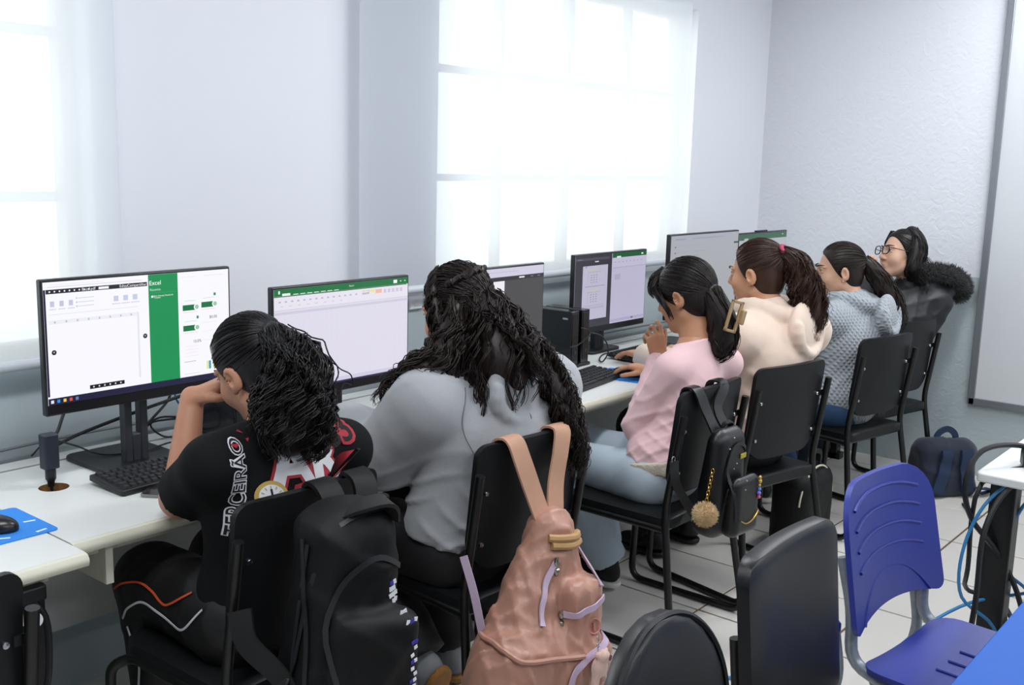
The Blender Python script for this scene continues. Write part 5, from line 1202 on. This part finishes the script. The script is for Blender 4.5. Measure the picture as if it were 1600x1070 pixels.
for sx in (-1, 1):
    g = [H.w((sx*.03, .01, .115)), H.w((sx*.064, .008, .075)), H.w((sx*.080, -.004, .01)), H.w((sx*.088, -.02, -.06)), H.w((sx*.10, -.04, -.13))]; r = [.010, .018, .026, .032, .03]
    lb = Solid(np.min(g, 0)-.1, np.max(g, 0)+.1, .006); lobe(lb, g, r, .55); sol.append(lb); grp.append(bundle(g, np.array(r)*1.1, 800, .005, .05, .0014, rg, K=36, tmin=.75, clump=10, cs=.003))
make_hair(p2, org, m_hair2, sol, grp)
G = np.array([H.w(HAIR_C+HAIR_R*1.05*unit((math.cos(a), -.62*math.sin(a)-.12, .62+.22*math.cos(a)))) for a in np.linspace(.25, 2.75, 40)]); T_ = np.gradient(G, axis=0)
for ph in (0, 2.094, 4.189):
    P = [g+.008*math.cos(i*.75+ph)*unit(np.cross(t, (0, 0, 1)))+.006*math.sin(i*1.5+ph)*A3(0, -.3, 1) for i, (g, t) in enumerate(zip(G, T_))]
    MB().tube([p-org for p in P], .007, 7).build('braid_strand', m_hair2, p2, smooth=True)
eyes(H, p2, org, lids=skin, hairc=m_hair2)

# ---- person in the pale pink top with the claw clip
J = dict(pel=(3.03, 1.785, .545), chest=(3.14, 1.765, .79), neck=(3.175, 1.775, .965), LS=(3.045, 1.785, .89), LE=(3.00, 1.885, .685), LW=(3.205, 1.935, .888), RS=(3.335, 1.735, .88), RE=(3.42, 1.90, .77), RW=(3.435, 2.11, .785),
         LH=(2.955, 1.80, .525), LK=(3.01, 2.22, .50), LA=(3.14, 2.07, .115), RH=(3.12, 1.80, .525), RK=(3.20, 2.24, .51), RA=(3.30, 2.2, .105), wst=.10, dep=.075, hip=.10)
org = A3(3.03, 1.76, 0); H = Head((3.195, 1.832, 1.125), 2, -16, 0); rg = np.random.RandomState(3); skin = SKIN('light brown skin', 'b4805f')
aL = arm_solid(J, 'L', armr=(.04, .034, .025)); hand(aL, A3(*J['LW']), (-.02, .25, 1), (-.55, -.65, .25), 1, curl=((20, 35, 50, 60), (35, 50, 60, 60), (25, 35, 40, 40)), spread=5, thumb=(25, 5), k=.95)
aR = arm_solid(J, 'R', armr=(.04, .034, .025)); hand(aR, A3(*J['RW']), (-.1, 1, .08), (0, -.1, 1), -1, curl=(22, 20, 14), spread=6, thumb=(40, 15), k=.95)
p3 = body_core(J, [head_solid(H, A3(*J['neck'])), aL, aR], org, 'person', skin, 'person in a pale pink top and light jeans, hair in a claw clip')
m_pink = mat('pale pink jersey', 'dcb8bb', .85, bump=.2, bscale=260, bdist=.0008, sheen=.2, var=.04)
s = Solid((2.80, 1.56, .52), (3.60, 2.2, 1.02), .006); torso(s, J, .008, .108, .085, .042, .135, .045, True, (.046, .039, .030), .05)
s.cut((3.0, 1.7, .602), (0, -.18, -1), .004); s.cut((3.17, 1.785, .975), (0, .3, 1), .006); s.folds(.009, [(50, 60, 100), (-60, 55, 110), (70, -60, 90)], 41, zr=(.7, .95)); s.build('top', m_pink, p3, org)
# frayed lace hem
lace = Solid((2.80, 1.56, .50), (3.30, 2.0, .66), .005); torso(lace, J, .016, .125, .09, .045, .145, .045, False); lace.cut((3.0, 1.7, .570), (0, -.18, -1)); lace.cut((3.0, 1.7, .612), (0, .18, 1)); lace.folds(.006, [(160, 140, 20), (-150, 120, 30)], 3, .02); lace.build('lace_hem', mat('cream lace', 'c9c0b0', .95, bump=1, bscale=180, bdist=.004), p3, org)
m_jean = mat('light blue denim', 'b0bfca', .85, var=.12, vscale=9, bump=.25, bscale=420, bdist=.0008)
s = Solid((2.75, 1.55, .08), (3.45, 2.4, .68), .008); legs(s, J, .012, .078, .064, .062, .14); s.folds(.006, [(30, 60, 40), (-40, 50, 60), (60, 40, -30)], 19); s.build('jeans', m_jean, p3, org)
for a in 'LR':
    sh = shoe(p3, org, A3(*J[a+'A']), A3(*J[a+'A'])+A3(.01, .1, 0), (0, 0, 1), mat('black canvas', '141416', .8), WSOLE)
    c = A3(*J[a+'A'])+A3(-.041, .0, -.01)-org; MB().lathe([(0, -.002), (.018, -.001), (.019, .002)], c, 16, 'x').build('round_patch', mat('white patch', 'cfcfcf', .6), sh, smooth=True)
m_hair3 = hair_mat('black brown straight hair', '0f0c0b', '241a16')
tie = (.0, -.125, -.015); cn, cp = (0, .93, -.36), (0, .078, .06)
g = [H.w((0, -.09, .0)), A3(3.205, 1.70, 1.07), A3(3.215, 1.69, 1.01), A3(3.195, 1.695, .955), A3(3.165, 1.71, .935)]
lb = Solid((3.05, 1.55, .85), (3.42, 1.85, 1.2), .005); lobe(lb, g, [.045, .05, .055, .05, .03], .72)
bang = [H.w((-.02, .085, .08)), H.w((-.05, .085, .045)), H.w((-.074, .055, .0)), H.w((-.080, .035, -.045)), H.w((-.070, .03, -.085))]
bang2 = [H.w((.02, .07, .10)), H.w((-.02, .098, .07)), H.w((-.05, .095, .035)), H.w((-.066, .082, .01))]
make_hair(p3, org, m_hair3, [hair_cap(H, cn, cp, r=HAIR_R*1.04), lb], [cap_strands(H, tie, 900, rg, .0013, r=HAIR_R*1.04, cut_n=cn, cut_p=cp), bundle(g, [.045, .05, .058, .05, .03], 900, .005, .11, .0014, rg, K=24, tmin=.75, jit=.3, clump=9, cs=.003), bundle(bang, [.012, .014, .012, .009, .004], 70, .002, .08, .0013, rg, K=16), bundle(bang2, [.02, .024, .02, .008], 110, .002, .1, .0013, rg, K=14),
    bundle([H.w((.06, .08, .06)), H.w((.075, .06, .0)), H.w((.08, .03, -.06))], [.015, .015, .006], 60, .002, .08, .0013, rg, K=14)])
eyes(H, p3, org, lids=skin, hairc=m_hair3)
clip = bpy.data.objects.new('claw_clip', None); COL.objects.link(clip); clip.parent = p3
cc = A3(3.185, 1.640, 1.075)-org; Rc = rot('Z', -40) @ rot('Y', 14); m_clip = mat('tortoise tan acetate', 'a98c68', .25)
for (a, b) in (((-.022, -.006, -.055), (-.012, .006, .055)), ((.012, -.006, -.055), (.022, .006, .055)), ((-.022, -.006, .045), (.022, .006, .055)), ((-.022, -.006, -.055), (.022, .006, -.045))):
    V = MB().box(a, b).V; MB().add([Rc@np.array(v)+cc for v in V], [(0, 1, 3, 2), (4, 6, 7, 5), (0, 4, 5, 1), (2, 3, 7, 6), (0, 2, 6, 4), (1, 5, 7, 3)]).build('clip_bar', m_clip, clip, bevel=.002)
V = MB().box((.016, -.03, -.02), (.03, .02, .03)).V; MB().add([Rc@np.array(v)+cc for v in V], [(0, 1, 3, 2), (4, 6, 7, 5), (0, 4, 5, 1), (2, 3, 7, 6), (0, 2, 6, 4), (1, 5, 7, 3)]).build('clip_lever', m_clip, clip, bevel=.004)

# ---- person in the cream hoodie
J = dict(pel=(3.62, 1.76, .55), chest=(3.67, 1.745, .84), neck=(3.73, 1.765, 1.01), LS=(3.485, 1.785, .945), LE=(3.46, 1.99, .80), LW=(3.655, 2.27, .79), RS=(3.93, 1.70, .935), RE=(4.05, 1.93, .80), RW=(3.95, 2.24, .785),
         LH=(3.52, 1.80, .53), LK=(3.55, 2.22, .52), LA=(3.55, 2.12, .105), RH=(3.72, 1.78, .53), RK=(3.78, 2.22, .52), RA=(3.78, 2.1, .105))
org = A3(3.62, 1.76, 0); H = Head((3.742, 1.84, 1.165), 2, -6, 0, 1.04); rg = np.random.RandomState(4); skin = SKIN('warm light skin', 'c08d6e')
aL = arm_solid(J, 'L'); hand(aL, A3(*J['LW']), (.25, .95, .02), (0, -.1, 1), 1, curl=(14, 16, 12), spread=7, thumb=(45, 10)); aR = arm_solid(J, 'R'); hand(aR, A3(*J['RW']), (-.4, .9, .0), (0, 0, 1), -1)
p4 = body_core(J, [head_solid(H, A3(*J['neck'])), aL, aR], org, 'person', skin, 'person in a cream hoodie with a brown curly ponytail')
m_cream = mat('cream fleece', 'd9c3b2', .95, sheen=.3, bump=.12, bscale=500, bdist=.0008, var=.03)
s = Solid((3.26, 1.50, .50), (4.25, 2.42, 1.16), .008); torso(s, J, .022, .17, .125, .06, .185, .06, True, (.066, .054, .038)); s.cut((3.6, 1.7, .60), (0, .1, -1), .01); s.folds(.015, [(30, 35, 75), (-35, 30, 90), (45, -40, 65)], 51, zr=(.66, .9))
hood(s, A3(*J['neck']), (.12, -1, .15), (0, .15, 1), (1, .12, 0), .125, .19, .034, .155); s.build('hoodie', m_cream, p4, org)
s = Solid((3.3, 1.55, .08), (4.05, 2.4, .72), .01); legs(s, J, .02, .09, .066, .05, .175); s.build('trousers', mat('black trousers', '131316', .7), p4, org)
for a in 'LR': shoe(p4, org, A3(*J[a+'A']), A3(*J[a+'A'])+A3(.01, .1, 0), (0, 0, 1), M_BLACK, M_BLACK)
m_hair4 = hair_mat('chestnut brown hair', '1d120e', '4a3024'); tie = (.0, -.112, .075); cn, cp = (0, .90, -.42), (0, .066, .072)
g = [H.w((0, -.102, .078)), A3(3.757, 1.69, 1.22), A3(3.775, 1.655, 1.14), A3(3.785, 1.64, 1.05), A3(3.81, 1.635, .97), A3(3.845, 1.635, .90)]
lb = Solid((3.66, 1.42, .78), (4.10, 1.80, 1.36), .006); lobe(lb, g, [.02, .042, .058, .062, .052, .02], .70)
make_hair(p4, org, m_hair4, [hair_cap(H, cn, cp), lb], [cap_strands(H, tie, 800, rg, .0013, cut_n=cn, cut_p=cp), bundle(g, [.02, .045, .062, .07, .06, .03], 1500, .007, .075, .0014, rg, K=40, tmin=.7, jit=.4, clump=12, cs=.004), bundle(g, [.025, .05, .07, .08, .07, .045], 110, .009, .06, .001, rg, K=40, tmin=.5, jit=.6)])
MB().tube([H.w((0, -.112, .08))+(.021*math.cos(t)*H.wd((1, 0, 0))+.021*math.sin(t)*H.wd((0, .5, .9)))-org for t in np.linspace(0, 6.283, 17)[:-1]], .008, 7, closed=True).build('hair_tie', mat('pink hair tie', 'b03a5e', .7), p4, smooth=True)
eyes(H, p4, org, lids=skin, hairc=m_hair4)

# ---- person in the quilted blue grey hoodie
J = dict(pel=(4.51, 1.768, .54), chest=(4.56, 1.755, .80), neck=(4.595, 1.775, .97), LS=(4.42, 1.815, .915), LE=(4.38, 1.99, .77), LW=(4.55, 2.20, .785), RS=(4.765, 1.715, .905), RE=(4.85, 1.93, .775), RW=(4.76, 2.2, .785),
         LH=(4.43, 1.78, .525), LK=(4.50, 2.2, .51), LA=(4.5, 2.12, .105), RH=(4.60, 1.75, .525), RK=(4.70, 2.2, .51), RA=(4.72, 2.1, .105))
org = A3(4.51, 1.73, 0); H = Head((4.578, 1.852, 1.12), 32, -4, 0, 1.0); rg = np.random.RandomState(5); skin = SKIN('fair skin', 'c59a80')
aL = arm_solid(J, 'L'); hand(aL, A3(*J['LW']), (.25, .95, .02), (0, 0, 1), 1); aR = arm_solid(J, 'R'); hand(aR, A3(*J['RW']), (-.3, .9, .0), (0, 0, 1), -1)
p5 = body_core(J, [head_solid(H, A3(*J['neck'])), aL, aR], org, 'person', skin, 'person in a quilted blue grey hoodie with a dark ponytail')
s = Solid((4.20, 1.48, .42), (5.05, 2.34, 1.12), .008); torso(s, J, .018, .145, .11, .052, .165, .05, True, (.055, .045, .034)); s.cut((4.5, 1.7, .475), (0, .15, -1), .01); s.folds(.008, [(25, 30, 55), (-30, 25, 65)], 61, zr=(.6, .9))
hood(s, A3(*J['neck']), (.15, -1, .15), (0, .15, 1), (1, .15, 0), .115, .165, .028, .165); s.build('hoodie', quilt_material(), p5, org)
b = Solid((4.20, 1.48, .42), (4.85, 2.1, .60), .008); torso(b, J, .021, .145, .11, .052, .165, .05, False); b.cut((4.5, 1.7, .462), (0, .15, -1)); b.cut((4.5, 1.7, .53), (0, -.15, 1)); b.build('waistband', mat('smooth grey rib', 'b4b9bd', .9), p5, org)
s = Solid((4.2, 1.5, .08), (5.0, 2.4, .68), .01); legs(s, J, .014, .08, .06, .05, .155); s.build('jeans', mat('mid blue denim', '2f4d74', .85, var=.15, vscale=20), p5, org)
for a in 'LR': shoe(p5, org, A3(*J[a+'A']), A3(*J[a+'A'])+A3(.01, .1, 0), (0, 0, 1), M_BLACK, WSOLE)
m_hair5 = hair_mat('dark brown hair', '120d0b', '2d201a'); tie = (.0, -.112, .045); cn, cp = (0, .88, -.47), (0, .070, .076)
g = [H.w((0, -.105, .045)), A3(4.655, 1.725, 1.12), A3(4.695, 1.685, 1.05), A3(4.74, 1.66, .97), A3(4.785, 1.65, .89), A3(4.81, 1.65, .84)]
lb = Solid((4.5, 1.5, .75), (5.0, 1.9, 1.25), .006); lobe(lb, g, [.022, .035, .045, .048, .042, .02], .75)
make_hair(p5, org, m_hair5, [hair_cap(H, cn, cp), lb], [cap_strands(H, tie, 700, rg, .0013, cut_n=cn, cut_p=cp), bundle(g, [.022, .036, .046, .05, .046, .025], 800, .005, .09, .0014, rg, K=30, tmin=.7, jit=.3, clump=10, cs=.003)])
MB().tube([H.w((0, -.112, .045))+(.018*math.cos(t)*H.wd((1, 0, 0))+.018*math.sin(t)*H.wd((0, .3, 1)))-org for t in np.linspace(0, 6.283, 17)[:-1]], .006, 7, closed=True).build('hair_tie', M_BLACK, p5, smooth=True)
MB().lathe([(0, -.003), (.003, 0), (0, .003)], H.w((-.087, .0, -.040))-org, 8).build('earring', M_CHROME, p5, smooth=True)
eyes(H, p5, org, lids=skin, hairc=m_hair5)

# ---- person with glasses leaning on the far wall
J = dict(pel=(5.16, 1.86, .54), chest=(5.29, 1.80, .82), neck=(5.345, 1.78, 1.0), LS=(5.22, 1.88, .92), LE=(5.10, 1.95, .83), LW=(5.135, 1.955, 1.045), RS=(5.40, 1.675, .92), RE=(5.36, 1.74, .72), RW=(5.22, 1.92, .70), wst=.13, dep=.095,
         LH=(5.10, 1.90, .525), LK=(5.0, 2.22, .51), LA=(5.0, 2.15, .105), RH=(5.20, 1.82, .525), RK=(5.2, 2.22, .51), RA=(5.22, 2.15, .105))
org = A3(5.16, 1.84, 0); H = Head((5.285, 1.83, 1.155), 52, 10, 8, 1.0); rg = np.random.RandomState(6); skin = SKIN('pale skin', 'cfa48c')
aL = arm_solid(J, 'L'); hand(aL, A3(*J['LW']), (.12, .05, 1), (-.7, .7, 0), 1, curl=(50, 70, 40), spread=2, k=.95); aR = arm_solid(J, 'R'); hand(aR, A3(*J['RW']), (-.5, .8, 0), (0, 0, 1), -1)
p6 = body_core(J, [head_solid(H, A3(*J['neck'])), aL, aR], org, 'person', skin, 'person in glasses and a dark puffer jacket leaning against the far wall')
s = Solid((4.95, 1.40, .48), (5.69, 2.15, 1.14), .008); torso(s, J, .020, .13, .10, .05, .15, .05, True, (.052, .046, .034)); s.cut((5.2, 1.7, .50), (0, 0, -1), .01); s.cone(J['neck'], (5.50, 1.665, .985), .07, .055, .04); s.folds(.007, [(40, 35, 60), (-40, 45, 65), (45, -40, 55)], 71); s.build('puffer_jacket', mat('dark navy nylon', '0e1116', .5, bump=.2, bscale=90, bdist=.002), p6, org)
fg = [(5.28, 1.80, 1.045), (5.36, 1.70, 1.075), (5.45, 1.64, 1.06), (5.53, 1.62, 1.02), (5.60, 1.62, .985), (5.63, 1.63, .945), (5.585, 1.645, .92)]; lb = Solid(np.min(fg, 0)-.09, np.minimum(np.max(fg, 0)+.09, (5.692, 9, 9)), .007); lobe(lb, fg, [.02, .032, .036, .04, .04, .035, .025], .9, end=1.0)
V, F = lb.mesh(); rg2 = np.random.RandomState(9); idx = rg2.randint(0, len(V), 4200); c = catmull(fg, 60)
d = np.array([V[i]-c[np.argmin(((c-V[i])**2).sum(1))] for i in idx]); d /= np.linalg.norm(d, axis=1)[:, None]; d += rg2.randn(*d.shape)*.35
PP = V[idx][:, None, :]+d[:, None, :]*np.linspace(0, .016, 4)[None, :, None]; PP[..., 0] = np.minimum(PP[..., 0], 5.695)
V2, F2 = strands_mesh([(PP, np.tile([.0014, .0013, .001, .0003], (4200, 1)))]); V, F = join_meshes([(V, F), (V2, F2)]); link('fur_hood_trim', raw_mesh('fur_hood_trim', V-org, F, mat('black faux fur', '0b0b0c', .85, sheen=.3)), p6)
s = Solid((4.75, 1.6, .08), (5.45, 2.4, .68), .01); legs(s, J, .014, .08, .06, .05, .155); s.build('trousers', mat('dark blue trousers', '1a2434', .8), p6, org)
for a in 'LR': shoe(p6, org, A3(*J[a+'A']), A3(*J[a+'A'])+A3(.01, .1, 0), (0, 0, 1), M_BLACK, WSOLE)
m_hair6 = hair_mat('black loose hair', '0d0b0c', '201a1a'); cn, cp = (0, .86, -.5), (0, .07, .085)
ga = [H.w((-.02, -.02, .125)), H.w((-.075, -.02, .07)), H.w((-.088, -.02, .0)), H.w((-.085, -.025, -.08)), A3(5.30, 1.72, 1.02), A3(5.27, 1.70, .96)]
gb = [H.w((.02, -.05, .125)), H.w((.04, -.11, .07)), H.w((.045, -.125, -.01)), A3(5.42, 1.70, 1.06)]; gc = [H.w((.05, .03, .11)), H.w((.085, .02, .04)), H.w((.085, .0, -.05)), H.w((.08, .0, -.12))]
lb = Solid(H.c-.26, H.c+.26, .006); lobe(lb, ga, [.015, .02, .028, .034, .036, .02], .68); lobe(lb, gb, [.04, .05, .055, .04], .7); lobe(lb, gc, [.012, .016, .02, .015], .7)
make_hair(p6, org, m_hair6, [hair_cap(H, cn, cp, ear=False), lb], [cap_strands(H, (0, -.11, -.02), 600, rg, .0013, cut_n=cn, cut_p=cp)]+[bundle(g, r, n, .005, .09, .0013, rg, K=24, tmin=.75, clump=9, cs=.003) for g, r, n in ((ga, [.014, .022, .03, .038, .042, .03], 560), (gb, [.04, .055, .06, .045], 420), (gc, [.012, .018, .022, .018], 220))])
eyes(H, p6, org, lids=skin, hairc=m_hair6)
gl = bpy.data.objects.new('glasses', None); COL.objects.link(gl); gl.parent = p6; m_gl = mat('dark spectacle frame', '15151a', .25)
for sx in (-1, 1):
    MB().tube([H.w((sx*.033+x, .112-.25*abs(sx*.033+x)**1.5, .004+z))-org for x, z in rrect(.050, .040, .016, 6)], .0026, 7, closed=True).build('rim', m_gl, gl, smooth=True)
    MB().tube([H.w((sx*.058, .106, .012))-org, H.w((sx*.076, .085, .012))-org, H.w((sx*.083, .0, .008))-org, H.w((sx*.082, -.02, -.01))-org], .0018, 7).build('temple', m_gl, gl, smooth=True)
    V = [H.w((sx*.033+x, .1115-.25*abs(sx*.033+x)**1.5, .004+z))-org for x, z in rrect(.048, .038, .016, 6)]; MB().add(V, [tuple(range(len(V)))]).build('lens', m_glass, gl)
MB().tube([H.w((-.009, .1125, .010))-org, H.w((0, .114, .012))-org, H.w((.009, .1125, .010))-org], .0018, 7).build('bridge', m_gl, gl, smooth=True)
